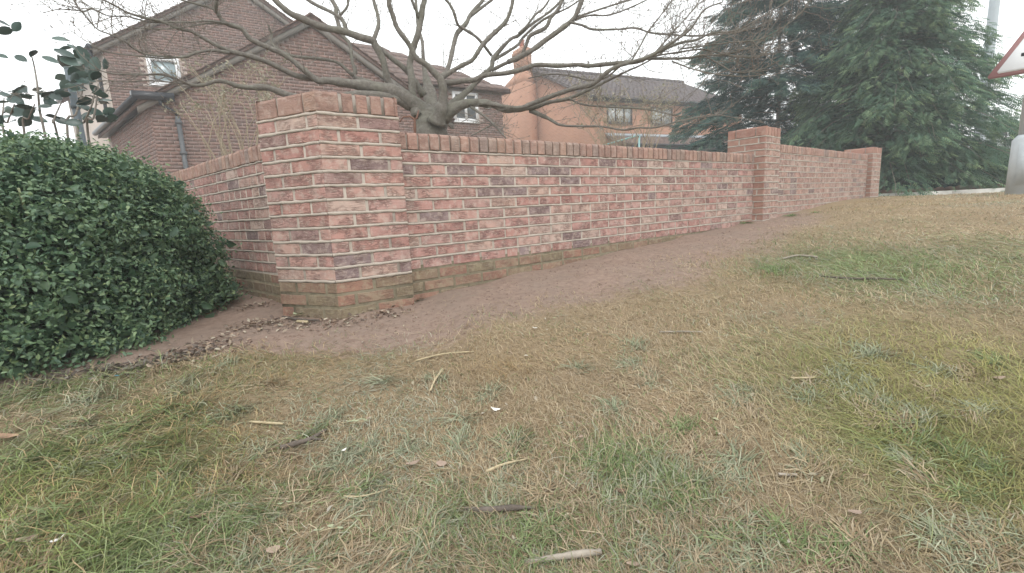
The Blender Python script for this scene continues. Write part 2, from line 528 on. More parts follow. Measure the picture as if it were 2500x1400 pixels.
def wall_panel(name, A, B, thick, ztop, ch, zbase_fn, label, cat="wall", group=None, hdr=.035, old_z=0., limit=300, soldier=.075, seed=1, cap_h=.1025, bm=None):
    """a length of garden wall: mortar core, face bricks on the street side, bricks on edge along the top"""
    rng = random.Random(seed)
    A = np.array(A, float); B = np.array(B, float)
    L = np.linalg.norm(B - A); d = (B - A) / L; n = np.array([d[1], -d[0]])   # n points to the street
    ang = math.atan2(d[1], d[0])
    t = tag(empty(name, (A[0], A[1], 0)), label, cat, group)
    loc = lambda s, y, z: (d[0] * s - n[0] * y, d[1] * s - n[1] * y, z)
    zc = ztop - cap_h - .008
    core = MB(); d3 = (d[0], d[1], 0); n3 = (n[0], n[1], 0)
    core.obox((0, 0, 0), d3, n3, .001, L - .001, -thick + .004, -.0028, -.4, zc - .003)
    zs = []
    bricks = []
    k = 0
    z = zc
    while z > -.12:
        zb = z - ch
        zs.append(z - .001)
        for s0, s1 in course(L, k + seed, rng, hdr):
            mid = (s0 + s1) / 2
            wp = A + d * mid
            if z < zbase_fn(wp[0], wp[1]) - .01: continue
            bricks.append((s0, s1, zb, z))
        z = zb; k += 1
    joints(core, (0, 0, 0), d3, n3, L, [q for q in zs if q > old_z])
    core.build("mortar", M_MORT, t)
    cj = MB()
    cj.obox((0, 0, 0), d3, n3, .001, L - .001, -thick + .006, -.012, zc - .002, ztop - .014)
    cj.build("coping_mortar", M_MORTC, t)
    if old_z > 0:
        om = MB()
        om.obox((0, 0, 0), d3, n3, .002, L - .002, -.03, -.0018, -.4, old_z - .012)
        om.build("stained_mortar", M_MORTOLD, t)
    pr = []
    for (s0, s1, z0, z1) in bricks:
        mid = (s0 + s1) / 2
        p = A + d * mid
        q = np.array([p[0], p[1], (z0 + z1) / 2])
        dd = (q - CAMP) @ FWD
        pr.append(dd)
    order = np.argsort(pr)
    extra = MB()
    for r_, i in enumerate(order):
        s0, s1, z0, z1 = bricks[i]
        mid = (s0 + s1) / 2
        m = M_OLD if z1 <= old_z + .02 else (bm or M_BRICK)
        jy = rng.uniform(-.0015, .002)
        h = ch - .0132 + rng.uniform(-.0018, .001)
        if r_ < limit:
            put_brick(t, loc(mid, jy, (z0 + z1) / 2), ang, s1 - s0 - rng.uniform(0, .007), h, .09, m)
        else:
            V, Qd, T = brick_geo(s1 - s0, h, .09, r_)
            ca, sa = math.cos(ang), math.sin(ang)
            c = loc(mid, jy, (z0 + z1) / 2)
            V = np.c_[V[:, 0] * ca - V[:, 1] * sa + c[0], V[:, 0] * sa + V[:, 1] * ca + c[1], V[:, 2] + c[2]]
            extra.add(V, Q=Qd, a=rng.random())
    if extra.V:
        extra.build("brickwork", bm or M_BRICK, t, attr="rnd", kind="stuff")
    ns = int(round(L / soldier))
    pit = L / ns
    for i in range(ns):
        put_brick(t, loc((i + .5) * pit, -.002 + rng.uniform(-.003, .003), ztop - cap_h / 2 + rng.uniform(-.002, .002)), ang,
                  pit - .0115 + rng.uniform(-.002, .001), cap_h, thick - .002, M_CAP, .018, "coping_brick")
    return t

gzl = lambda x, y: float(gz(x, y))

def pier(name, A, a1, L1, a2, L2, ztop, ch, label, ncap, seed, old_z=0., capm=None, group=None, smooth_left=False, bm=None):
    """a brick pier on a four sided plan: faces A->B (direction a1) and A->D (direction a2)"""
    rng = random.Random(seed)
    A = np.array(A, float)
    u1 = np.array([math.cos(a1), math.sin(a1)]); u2 = np.array([math.cos(a2), math.sin(a2)])
    P = [np.zeros(2), u1 * L1, u1 * L1 + u2 * L2, u2 * L2]
    t = tag(empty(name, (A[0], A[1], 0)), label, "pier", group)
    zc = ztop - .1025 - .010
    ctr = sum(P) / 4
    ins = [p + (ctr - p) / np.linalg.norm(ctr - p) * .0045 for p in P]
    core = MB()
    core.prism([(p[0], p[1], -.4) for p in ins], [(p[0], p[1], zc + .002) for p in ins])
    cm = MB()
    ins2 = [p + (ctr - p) / np.linalg.norm(ctr - p) * .014 for p in P]
    cm.prism([(p[0], p[1], zc) for p in ins2], [(p[0], p[1], ztop - .006) for p in ins2])
    oldm = MB()
    faces = [(P[0], P[1]), (P[1], P[2]), (P[2], P[3]), (P[3], P[0])]
    for fi, (p, q) in enumerate(faces):
        L = np.linalg.norm(q - p); d = (q - p) / L; n = np.array([d[1], -d[0]]); ang = math.atan2(d[1], d[0])
        hidden = abs(math.cos(a2 - a1)) > .2 and fi in (1, 2)
        zs = []
        z = zc; k = 0
        while z > -.1:
            zs.append(z)
            # quarter bond: whole, whole  /  half, whole, half ; the returns alternate round the corner
            pat = [.5, .5] if (k + fi) % 2 == 0 else [.245, .51, .245]
            if (k + fi) % 4 == 3: pat = [.33, .51, .16]
            if (k + fi) % 4 == 0: pat = [.49, .51]
            s = 0
            for i, f in enumerate(pat):
                wd = f * L - (.016 if i < len(pat) - 1 else 0)
                mid = s + wd / 2
                s += f * L
                c = p + d * mid
                m = M_OLD if z <= old_z + .02 else (M_ORANGE if (smooth_left and fi == 3) else (bm or M_BRICK))
                if z < -.06: continue
                if hidden: wd -= .012
                o = put_brick(t, (c[0], c[1], z - ch / 2), ang, wd, ch - .0145, .010 if hidden else .03, m)
            z -= ch; k += 1
        if not hidden: joints(core, (p[0], p[1], 0), (d[0], d[1], 0), (n[0], n[1], 0), L, [zz for zz in zs if zz > old_z - .01], hh=.0080, proud=.0022)
        # the cap: bricks on edge
        pat = ncap[fi % len(ncap)]
        s = 0
        tot = sum(pat)
        gap = .012 if len(pat) < 4 else .020
        for i, f in enumerate(pat):
            wd = f / tot * L - (gap if i < len(pat) - 1 else 0)
            c = p + d * (s + wd / 2)
            if hidden: wd -= .012
            s += f / tot * L
            put_brick(t, (c[0] - n[0] * .001, c[1] - n[1] * .001, ztop - .05125 + rng.uniform(-.002, .002)), ang, wd, .1025, .018 if hidden else .05, capm or M_CAP, .013, "cap_brick")
    core.build("mortar", M_MORT, t)
    cm.build("cap_mortar", M_MORTC, t)
    if old_z > 0:
        ins3 = [p + (ctr - p) / np.linalg.norm(ctr - p) * .0025 for p in P]
        oldm.prism([(p[0], p[1], -.4) for p in ins3], [(p[0], p[1], old_z - .012) for p in ins3])
        oldm.build("stained_mortar", M_MORTOLD, t)
    return t

A119 = R(119.3)
pier("brick_pier", (0, 0), R(-.3), .456, A119, .45, 1.2325, .075, "tall square brick pier at the wall's near corner beside the clipped evergreen bush",
     [[1.75, .95, 1, 1, .95], [1, 1, 1, 1], [1, 1, 1, 1], [1, .95, .42][::-1] and [.45, 1, .9][::-1]], 5, old_z=.225)
wall_panel("garden_wall", (.45, .055), (5.02, .163), .215, 1.058, .0728, gzl,
           "long front brick garden wall between the tall corner pier and the middle pier", seed=4, old_z=.262, group="brick garden walls")
pier("brick_pier", (5.0, .043), R(4), .44, R(94), .44, 1.363, .075, "middle brick pier with smooth red top between the two front walls",
     [[1, 1, 1, 1, 1], [1, 1, 1], [1, 1, 1], [.5, 1.15, .55]], 9, capm=M_ORANGE, smooth_left=True, bm=M_BRICK2)
wall_panel("garden_wall", (5.45, .10), (9.43, .33), .215, 1.187, .074, gzl,
           "further paler brick garden wall between the middle pier and the end pier", seed=6, group="brick garden walls", bm=M_BRICK2)
pier("brick_pier", (9.41, .26), R(0), .44, R(90), .44, 1.307, .075, "farthest brick pier ending the wall beside the kerb and conifers",
     [[1, 1, 1, 1, 1], [1, 1, 1], [1, 1, 1], [.5, 1.1, .55]], 12, capm=M_ORANGE, smooth_left=True, bm=M_BRICK2)
LW0 = np.array([-.075, .31]); LWD = np.array([math.cos(R(101.8)), math.sin(R(101.8))])
wall_panel("garden_wall", LW0 + LWD * 4.6, LW0 + LWD * .04, .215, 1.06, .0728, gzl,
           "side brick garden wall running back behind the clipped bush from the corner pier", seed=8, old_z=.225, hdr=.6, group="brick garden walls")

# ------------------------------------------------------------------ brown brick house behind
def rect_clip_bricks(poly, ch, bl, seed, holes=()):
    rng = random.Random(seed)
    P = np.array(poly)
    z0, z1 = P[:, 1].min(), P[:, 1].max(); s0, s1 = P[:, 0].min(), P[:, 0].max()
    def inside(s, z):
        c = False
        for i in range(len(P)):
            a, b = P[i], P[i - 1]
            if (a[1] > z) != (b[1] > z) and s < (b[0] - a[0]) * (z - a[1]) / (b[1] - a[1]) + a[0]: c = not c
        return c
    o = []
    k = 0
    z = z0
    while z < z1:
        s = s0 - (bl / 2 if k % 2 else 0)
        while s < s1:
            wd = bl - .011
            a, b = max(s, s0), min(s + wd, s1)
            if b - a > .03 and inside((a + b) / 2, z + ch / 2):
                if inside(a + .01, z + ch * .5) and inside(b - .01, z + ch * .5):
                    if not any(b > h[0] and a < h[1] and z + ch > h[2] and z < h[3] for h in holes):
                        o.append((a, b, z, z + ch - .011))
            s += bl
        z += ch; k += 1
    return o

def house_bricks(parent, O, d, n, lst, m, keep, total):
    """the biggest in view one by one, the rest joined"""
    ang = math.atan2(d[1], d[0])
    pos = []
    for (a, b, z0, z1) in lst:
        c = np.array([O[0] + d[0] * (a + b) / 2, O[1] + d[1] * (a + b) / 2, (z0 + z1) / 2])
        pos.append((c, a, b, z0, z1))
    pos.sort(key=lambda q: keep(q[0]))
    mb = MB()
    for i, (c, a, b, z0, z1) in enumerate(pos):
        if i < total:
            key = (round(b - a, 3), round(z1 - z0, 3), m.name)
            if key not in _bcache:
                bm_ = MB(); bm_.box(-(b - a) / 2, (b - a) / 2, -.004, .02, -(z1 - z0) / 2, (z1 - z0) / 2)
                o_ = bm_.build("brick", m); _bcache[key] = o_.data
                bpy.data.objects.remove(o_)
            o = bpy.data.objects.new("brick", _bcache[key])
            COL.objects.link(o); o.parent = parent
            o.location = c - np.array(parent.location); o.rotation_euler = (0, 0, ang)
        else:
            q = c - np.array(parent.location)
            h = (b - a) / 2
            e = np.random.default_rng(i).uniform(.002, .006)
            mb.obox((q[0], q[1], 0), d, n, -h, h, -.02, e, z0, z1, a=random.random())
    if mb.V:
        mb.build("brickwork", m, parent, attr="rnd", kind="stuff")

M_WHITE = simple("white_upvc", (.78, .79, .80), .35, .03, 3, 0, .4)
M_BLACK = simple("black_plastic", (.022, .023, .028), .35, .2, 5, 0, .45)
M_GREYPLAS = simple("grey_downpipe", (.085, .09, .095), .45, .15, 6, 0, .4)
M_BARGE = simple("pale_bargeboard", (.185, .17, .15), .7, .12, 4, .1)
M_TILE = simple("concrete_tile", (.115, .095, .095), .85, .35, 7, .3)
M_TILE2 = simple("brown_roof_tile", (.15, .105, .09), .85, .35, 7, .3)
M_LEAD = simple("lead_flashing", (.36, .40, .44), .5, .1, 5, .1, .4)
M_GRAZE = simple("grazing_pale", (.47, .41, .36), .9, .08, 5, .1)  # plain beige with the paleness of a grazing angle in its colour

def glass(name, col, rough=.08):
    m = N(name, rough, .8)
    co = m.coord("Object")
    m.color(m.ramp(m.noise(co, 1.4, 3), [(.35, tuple(c * .7 for c in col)), (.65, col)]))
    m.b.inputs["Coat Weight"].default_value = .6
    return m.m
M_FROST = glass("frosted_glass", (.32, .40, .42), .25)
M_GLASS = glass("window_glass", (.10, .12, .13), .04)
M_GLASSP = glass("pale_window_glass", (.58, .62, .63), .15)  # whitish pane, the pale tone set in the glass colour

BETA = R(-4)
D = np.array([math.cos(BETA), math.sin(BETA), 0.]); NN = np.array([D[1], -D[0], 0.])
BK = np.array([math.cos(R(101.8)), math.sin(R(101.8)), 0.])      # the flanks run parallel to the side garden wall
def window(parent, O, d, n, s0, s1, z0, z1, fr, gm, fm, bars=(), hbars=(), depth=.05):
    O = np.array(O, float) - np.array(parent.location)
    f = MB()
    f.obox(O, d, n, s0, s0 + fr, -.06, depth * .5, z0, z1); f.obox(O, d, n, s1 - fr, s1, -.06, depth * .5, z0, z1)
    f.obox(O, d, n, s0 + fr, s1 - fr, -.06, depth * .5 - .003, z0, z0 + fr); f.obox(O, d, n, s0 + fr, s1 - fr, -.06, depth * .5 - .003, z1 - fr, z1)
    for b in bars: f.obox(O, d, n, b - fr * .45, b + fr * .45, -.05, depth * .5 - .005, z0 + fr, z1 - fr)
    for b in hbars: f.obox(O, d, n, s0 + fr, s1 - fr, -.05, depth * .5 - .007, b - fr * .4, b + fr * .4)
    W = f.build("window", fm, parent)
    p = MB(); p.obox(O, d, n, s0 + fr * .8, s1 - fr * .8, -.045, .008, z0 + fr * .8, z1 - fr * .8)
    p.build("pane", gm, W)
    sl_ = MB(); sl_.obox(O, d, n, s0 - .03, s1 + .03, -.02, .06, z0 - .05, z0 - .002)
    sl_.build("sill", fm, W)
    return W

def slab(P, t, mb):     # a thin roof slab from a polygon (list of points), thickness downwards
    P = np.array(P, float)
    mb.prism(P - [0, 0, t], P)

HO = np.array([-.599, 10.207, 0.])        # front left corner of the low wing
MO = np.array([-1.394, 15.214, 0.])       # front left corner of the tall gable
QO = np.array([9.259, 10.967, 0.])        # front right corner of the middle range
house = tag(empty("brick_house", (HO[0], HO[1], 0)), "brown brick house with two stepped gables and a small white window behind the wall", "house")
hl = np.array(house.location)
def hp(O, s, t, z):      # point in a house frame: along the front, back from it, up
    p = O + D * s + BK * t
    return np.array([p[0] - hl[0], p[1] - hl[1], z])
WW, WE, WA = 6.86, 3.2, 5.33        # wing width, eaves, apex
MW, ME, MA = 7.0, 5.62, 7.86
wl = MB()
wl.prism([hp(HO, 0, .003, -.2), hp(HO, WW, .003, -.2), hp(HO, WW, .003, WE), hp(HO, WW / 2, .003, WA), hp(HO, 0, .003, WE)],
         [hp(HO, 0, 5.0, -.2), hp(HO, WW, 5.0, -.2), hp(HO, WW, 5.0, WE), hp(HO, WW / 2, 5.0, WA), hp(HO, 0, 5.0, WE)])
wl.build("wing_wall", M_HMORT, house)
wl = MB()
wl.prism([hp(MO, 0, .003, -.2), hp(MO, MW, .003, -.2), hp(MO, MW, .003, ME), hp(MO, MW / 2, .003, MA), hp(MO, 0, .003, ME)],
         [hp(MO, 0, 8.0, -.2), hp(MO, MW, 8.0, -.2), hp(MO, MW, 8.0, ME), hp(MO, MW / 2, 8.0, MA), hp(MO, 0, 8.0, ME)])
wl.build("gable_wall", M_HMORT, house)
wl = MB()
wl.prism([hp(QO, -4.7, .003, -.2), hp(QO, 0, .003, -.2), hp(QO, 0, 5.6, -.2), hp(QO, -4.7, 5.6, -.2)], [hp(QO, -4.7, .003, 4.5), hp(QO, 0, .003, 4.5), hp(QO, 0, 5.6, 4.5), hp(QO, -4.7, 5.6, 4.5)])
wl.build("range_wall", M_HMORT, house)
# flank of the tall gable, its grazing-angle paleness put into the colour
fl = MB(); fl.obox(MO - hl, BK, -D, .01, 7.9, -.02, .014, 1.0, ME - .05)
fl.build("pale_flank", M_GRAZE, house)

def inview(c):
    v = c - CAMP; z = v @ FWD
    X = IW / 2 + FPX * (v @ RGT) / z; Y = IH / 2 - FPX * (v @ UPV) / z
    hid = 0
    if X < 0 or X > IW or Y < 0 or Y > 400: hid += 50
    if X < 350 and Y > 300: hid += 50
    if 620 < X < 970 and Y > 245: hid += 40
    if X < 640 and Y > 350 + (640 - X) * .33: hid += 50
    if X > 970 and Y > 330: hid += 50
    return z + hid
bl_w = rect_clip_bricks([(0, .3), (WW, .3), (WW, WE - .05), (WW / 2, WA - .1), (0, WE - .05)], .075, .225, 3)
bl_m = rect_clip_bricks([(0, .8), (MW, .8), (MW, ME - .05), (MW / 2, MA - .1), (0, ME - .05)], .075, .225, 4, holes=[(.95, 1.74, 4.7, 5.47)])
bl_q = rect_clip_bricks([(-3.6, .3), (0, .3), (0, 4.4), (-3.6, 4.4)], .075, .225, 5, holes=[(-1.9, -.98, 3.48, 4.4)])
allb = [(HO, b) for b in bl_w]
house_bricks(house, HO, D, NN, bl_w, M_HOUSE, inview, 215)
house_bricks(house, MO, D, NN, bl_m, M_HOUSE, inview, 85)
house_bricks(house, QO, D, NN, bl_q, M_HOUSE, inview, 0)
# flank of the low wing, seen edge on
bl_s = rect_clip_bricks([(0, .4), (4.6, .4), (4.6, WE - .12), (0, WE - .12)], .075, .225, 6)
house_bricks(house, HO, BK, -D, bl_s, M_HOUSE, inview, 0)
# roofs
rf = MB()
t_ = .09
for (O, W_, E_, A_, back) in ((HO, WW, WE, WA, 5.0), (MO, MW, ME, MA, 8.2)):
    ov = .12; g = (A_ - E_) / (W_ / 2); eo = .22
    f0 = -ov
    slab([hp(O, -eo, f0, E_ - eo * g + .1), hp(O, W_ / 2, f0, A_ + .1), hp(O, W_ / 2, back, A_ + .1), hp(O, -eo, back, E_ - eo * g + .1)], t_, rf)
    slab([hp(O, W_ / 2, f0, A_ + .1), hp(O, W_ + eo, f0, E_ - eo * g + .1), hp(O, W_ + eo, back, E_ - eo * g + .1), hp(O, W_ / 2, back, A_ + .1)], t_, rf)
# hipped middle range
e0, r0 = 4.55, 6.35
slab([hp(QO, -4.7, -.2, e0), hp(QO, .2, -.2, e0), hp(QO, -2.8, 2.8, r0), hp(QO, -4.7, 2.8, r0)], .08, rf)
slab([hp(QO, .2, -.2, e0), hp(QO, .2, 5.8, e0), hp(QO, -2.8, 2.8, r0)], .08, rf)
slab([hp(QO, .2, 5.8, e0), hp(QO, -4.7, 5.8, e0), hp(QO, -4.7, 2.8, r0), hp(QO, -2.8, 2.8, r0)], .08, rf)
roof = rf.build("roof", M_TILE2, house)
# tiles along the verges and the hip slope
vt = MB()
for (O, W_, E_, A_) in ((HO, WW, WE, WA), (MO, MW, ME, MA)):
    g = (A_ - E_) / (W_ / 2)
    nt_ = 17
    for sd in (0, 1):
        for i in range(nt_):
            u0, u1 = i / nt_, (i + 1) / nt_
            a = -.22 + (W_ / 2 + .22) * u0; b = -.22 + (W_ / 2 + .22) * u1 + .03
            za, zb = E_ + a * g + .1, E_ + b * g + .1
            if sd: a, b = W_ - a, W_ - b
            vt.prism([hp(O, a, -.16, za + .002), hp(O, b, -.16, zb + .002), hp(O, b, .18, zb + .002), hp(O, a, .18, za + .002)],
                     [hp(O, a, -.16, za + .045), hp(O, b, -.16, zb + .02), hp(O, b, .18, zb + .02), hp(O, a, .18, za + .045)])
for j in range(7):
    for i in range(24):
        u = j / 7.
        z = e0 + (r0 - e0) * u; t0 = -.2 + 3.0 * u; right = .2 - 3.0 * u
        s1 = right - i * .3; s0 = s1 - .285
        if s0 < -4.6: continue
        vt.prism([hp(QO, s0, t0, z + .002), hp(QO, s1, t0, z + .002), hp(QO, s1 - .0, t0 + .43, z + .26), hp(QO, s0, t0 + .43, z + .26)],
                 [hp(QO, s0, t0, z + .05), hp(QO, s1, t0, z + .05), hp(QO, s1 - .0, t0 + .43, z + .285), hp(QO, s0, t0 + .43, z + .285)])
vt.build("roof_tiles", M_TILE2, roof, kind="stuff")
for (O, W_, E_, A_, nm) in ((HO, WW, WE, WA, 0), (MO, MW, ME, MA, 1)):
    g = (A_ - E_) / (W_ / 2)
    for sd in (0, 1):
        bb = MB()
        a, b = -.22, W_ / 2
        za, zb = E_ + a * g, A_
        if sd: a, b = W_ - a, W_ - b
        bb.prism([hp(O, a, -.10, za - .13), hp(O, b, -.10, zb - .13), hp(O, b, -.10, zb + .012), hp(O, a, -.10, za + .012)],
                 [hp(O, a, -.004, za - .13), hp(O, b, -.004, zb - .13), hp(O, b, -.004, zb + .012), hp(O, a, -.004, za + .012)])
        bb.build("bargeboard", M_BARGE, house)
window(house, MO, D, NN, .95, 1.74, 4.70, 5.47, .11, M_FROST, M_WHITE, depth=.1)
window(house, QO, D, NN, -1.9, -.98, 3.48, 4.4, .09, M_GLASS, M_WHITE, bars=(-1.44,), hbars=(4.1,), depth=.1)
# gutters, boxed eave and downpipes
gt = MB()
gt.tube([hp(HO, -.27, -.18, WE + .02), hp(HO, -.27, 5.0, WE + .02)], .065, 10)
gt.build("gutter", M_BLACK, house)
bx = MB()
bx.obox(HO - hl, D, BK, -.3, .42, -.19, -.02, WE + .0, WE + .16)
bx.obox(HO - hl, BK, D, -.02, 5.0, -.20, -.03, WE - .10, WE + .03)
bx.build("boxed_eave", M_BLACK, house)
dp = MB()
dp.tube([hp(HO, .16, -.13, WE + .05), hp(HO, .18, -.12, WE - .07), hp(HO, .26, -.1, WE - .13), hp(HO, .40, -.06, WE - .20), hp(HO, .46, -.05, WE - .27)], .034, 8)
dp.build("swan_neck", M_BLACK, house)
dp = MB()
dp.obox(HO - hl, D, NN, .42, .51, .01, .085, 0, WE - .30)
for z in (2.75, 2.1): dp.obox(HO - hl, D, NN, .40, .53, .008, .092, z, z + .06)
dp.build("downpipe", M_GREYPLAS, house)
dp = MB()
dp.tube([hp(MO, -.3, -.15, ME - .08), hp(MO, -.3, 8, ME - .08)], .07, 8)
dp.build("gutter", M_BLACK, house)
dp = MB()
dp.tube([hp(MO, -.28, -.02, ME - .15), hp(MO, -.26, .0, ME - .5), hp(MO, -.16, .05, ME - .8), hp(MO, -.16, .05, .2)], .045, 8)
dp.build("downpipe", M_BLACK, house)
cvt = MB()       # white heart shaped plaque on the middle range
cvt.prism([hp(QO, -.62 + .17 * math.sin(a) * 1.0, -.02, 4.06 + .13 * math.cos(a) - (.05 if abs(math.sin(a)) < .2 and math.cos(a) > 0 else 0)) for a in np.linspace(0, 2 * math.pi, 17)[:-1]],
          [hp(QO, -.62 + .17 * math.sin(a) * 1.0, -.05, 4.06 + .13 * math.cos(a) - (.05 if abs(math.sin(a)) < .2 and math.cos(a) > 0 else 0)) for a in np.linspace(0, 2 * math.pi, 17)[:-1]])
cvt.build("wall_plaque", M_WHITE, house)

# ------------------------------------------------------------------ orange brick house
def brickface(name, c1, c2, mo, rowh=.075, bw=.225):
    m = N(name, .9, .15)
    co = m.coord("UV")
    b = m.n("TexBrick")
    m.l(co, b.inputs["Vector"])
    m.set(b, Color1=c1 + (1,), Color2=c2 + (1,), Mortar=mo + (1,), Scale=1.0)
    b.inputs["Mortar Size"].default_value = .006
    b.inputs["Brick Width"].default_value = bw
    b.inputs["Row Height"].default_value = rowh
    b.inputs["Bias"].default_value = .1
    n_ = m.noise(m.coord("Object"), 1.1, 4)
    m.color(m.mix(m.step(n_, .3, .75), m.mix(.25, b.outputs[0], (.25, .13, .1)), b.outputs[0]))
    m.bump(b.outputs["Fac"], .3, .004)
    return m.m
M_ORB = brickface("orange_brick", (.43, .225, .145), (.37, .19, .125), (.44, .31, .235))

def wall_uv(o):          # metres along the wall and up it
    me = o.data
    uv = me.uv_layers.new(name="UVMap")
    for p in me.polygons:
        nrm = p.normal
        d = Vector((-nrm.y, nrm.x, 0))
        if d.length < .2: d = Vector((1, 0, 0))
        d.normalize()
        for li in p.loop_indices:
            v = me.vertices[me.loops[li].vertex_index].co
            uv.data[li].uv = (v.x * d.x + v.y * d.y, v.z)
OC = at(1436, 260, 23); OC[2] = 0
OA = R(-11.35)
od = np.array([math.cos(OA), math.sin(OA), 0.])
OB = at(1203, 250, 29.5); OB[2] = 0
ob = (OB - OC); OLEN = np.linalg.norm(ob); ob = ob / OLEN
OEZ, ORZ = 5.95, 8.15
ohouse = tag(empty("orange_house", tuple(OC)), "orange brick house with tall chimney and dark pantiled roof behind the bare tree", "house")
def op(s, t, z): return od * s + ob * t + np.array([0, 0, z])
mb = MB()
mb.prism([op(0, 0, 0), op(0, OLEN, 0), op(0, OLEN, OEZ), op(0, OLEN / 2, ORZ), op(0, 0, OEZ)][::-1], [op(11, 0, 0), op(11, OLEN, 0), op(11, OLEN, OEZ), op(11, OLEN / 2, ORZ), op(11, 0, OEZ)][::-1])
ow = mb.build("wall", M_ORB, ohouse); wall_uv(ow)
# chimney breast and stack
def opx(x, y, d):
    p = at(x, y, d) - OC
    return p
ch_plan = [opx(1222, 200, 26.6), opx(1281, 200, 24.9), opx(1308, 200, 25.6), opx(1262, 200, 27.6)]
st_plan = [opx(1253, 150, 26.0), opx(1279, 150, 25.1), opx(1298, 150, 25.6), opx(1273, 150, 26.5)]
hz = lambda y, d, x=1280: float(at(x, y, d)[2])
zb = hz(205, 25.5); zt = hz(119, 25.5)
cb = MB()
cb.prism([(p[0], p[1], 0) for p in ch_plan], [(p[0], p[1], zb) for p in ch_plan])
cb.prism([(p[0], p[1], zb) for p in ch_plan], [(p[0], p[1], zb + .65) for p in st_plan])
cb.prism([(p[0], p[1], zb + .65) for p in st_plan], [(p[0], p[1], zt) for p in st_plan])
cen = sum(st_plan) / 4
co_ = [cen + (p - cen) * 1.14 for p in st_plan]
cb.prism([(p[0], p[1], zt - .28) for p in co_], [(p[0], p[1], zt - .13) for p in co_])
chm = cb.build("chimney", M_ORB, ohouse); wall_uv(chm)
M_POT = simple("terracotta", (.38, .13, .09), .8, .2, 6, .1)
pt = MB(); pt.tube([(cen[0], cen[1], zt - .01), (cen[0], cen[1], zt + .15), (cen[0], cen[1], zt + .42), (cen[0], cen[1], zt + .5)], [.17, .14, .13, .16], 12)
pt.build("chimney_pot", M_POT, chm)

def tile_geo(wd, ln, th):       # one pantile: roll and pan, with a thick front edge
    xs = np.linspace(0, wd, 5)
    hs = np.array([.0, .032, .0, -.008, .0])
    V = [(x, 0, h + th) for x, h in zip(xs, hs)] + [(x, ln, h) for x, h in zip(xs, hs)] + [(x, 0, h - .004) for x, h in zip(xs, hs)]
    Qd = [(i, i + 1, i + 6, i + 5) for i in range(4)] + [(10 + i, 11 + i, 1 + i, i) for i in range(4)]
    return np.array(V), np.array(Qd)
def pantiles(parent, O, d, up, s0, s1, L, wd, ln, m, limit):
    """rows of pantiles on a slope: O lower left corner, d along the eave, up the slope"""
    O = np.array(O, float); d = np.array(d); up = np.array(up); nrm = np.cross(d, up)
    Rm = Matrix(((d[0], up[0], nrm[0]), (d[1], up[1], nrm[1]), (d[2], up[2], nrm[2])))
    V, Qd = tile_geo(wd - .004, ln + .05, .028)
    me = bpy.data.meshes.new("roof_tile")
    me.from_pydata([tuple(v) for v in V], [], [tuple(q) for q in Qd]); me.materials.append(m)
    cells = [(s, r) for r in range(int(L / ln)) for s in np.arange(s0, s1 - wd * .6, wd)]
    def key(c):
        p = O + d * c[0] + up * c[1] * ln + OC
        v = p - CAMP; z = v @ FWD
        X = IW / 2 + FPX * (v @ RGT) / z
        return z + (40 if X > 1760 else 0)
    cells.sort(key=key)
    mb = MB()
    for i, (s, r) in enumerate(cells):
        P = O + d * s + up * (r * ln) + nrm * random.uniform(.0, .006)
        if i < limit:
            o = bpy.data.objects.new("roof_tile", me); COL.objects.link(o); o.parent = parent
            o.matrix_local = Matrix.Translation(Vector(P)) @ Rm.to_4x4()
        else:
            mb.add(P + V @ np.array(Rm).T, Q=Qd)
    if mb.V: mb.build("roof_tiles", m, parent, kind="stuff")
# front slope of the range
upv = op(0, OLEN / 2, ORZ) - op(0, 0, OEZ); SL = np.linalg.norm(upv); upv /= SL
rb = MB()
e = .35
lo = -upv * e
slab([op(-.2, 0, OEZ) + lo, op(11.2, 0, OEZ) + lo, op(11.2, OLEN / 2, ORZ), op(-.2, OLEN / 2, ORZ)], .1, rb)
slab([op(-.2, OLEN / 2, ORZ), op(11.2, OLEN / 2, ORZ), op(11.2, OLEN, OEZ), op(-.2, OLEN, OEZ)], .1, rb)
oroof = rb.build("roof", M_TILE, ohouse)
up2 = upv - od * (upv @ od) * 0
pantiles(oroof, op(-.2, 0, OEZ + .02) + lo, od, upv, 0, 11.2, SL + e - .05, .30, .34, M_TILE, 240)
rg = MB()
for i in range(26):
    p = op(-.2 + i * .44, OLEN / 2, ORZ + .03)
    rg.tube([p, p + od * .43], [.13, .12], 8)
rg.build("ridge_tiles", M_TILE, oroof, kind="stuff")
gt = MB(); gt.tube([op(-.2, 0, OEZ - .02) + lo * 1.15, op(11, 0, OEZ - .02) + lo * 1.15], .06, 8); gt.build("gutter", M_BLACK, ohouse)
fs = MB(); fs.obox((0, 0, 0), od, np.array([od[1], -od[0], 0]), .0, 11, .003, .06, OEZ - .32, OEZ - .1); fs.build("fascia", M_BLACK, ohouse)
on = np.array([od[1], -od[0], 0])
M_BROWNFR = simple("dark_window_frame", (.06, .045, .04), .5, .1, 5, 0, .4)
window(ohouse, OC, od, on, 1.12, 2.72, 4.60, 5.50, .07, M_GLASSP, M_BROWNFR, bars=(1.66, 2.2), depth=.12)
window(ohouse, OC, od, on, 4.0, 5.5, 4.60, 5.50, .07, M_GLASSP, M_BROWNFR, bars=(4.72,), depth=.12)
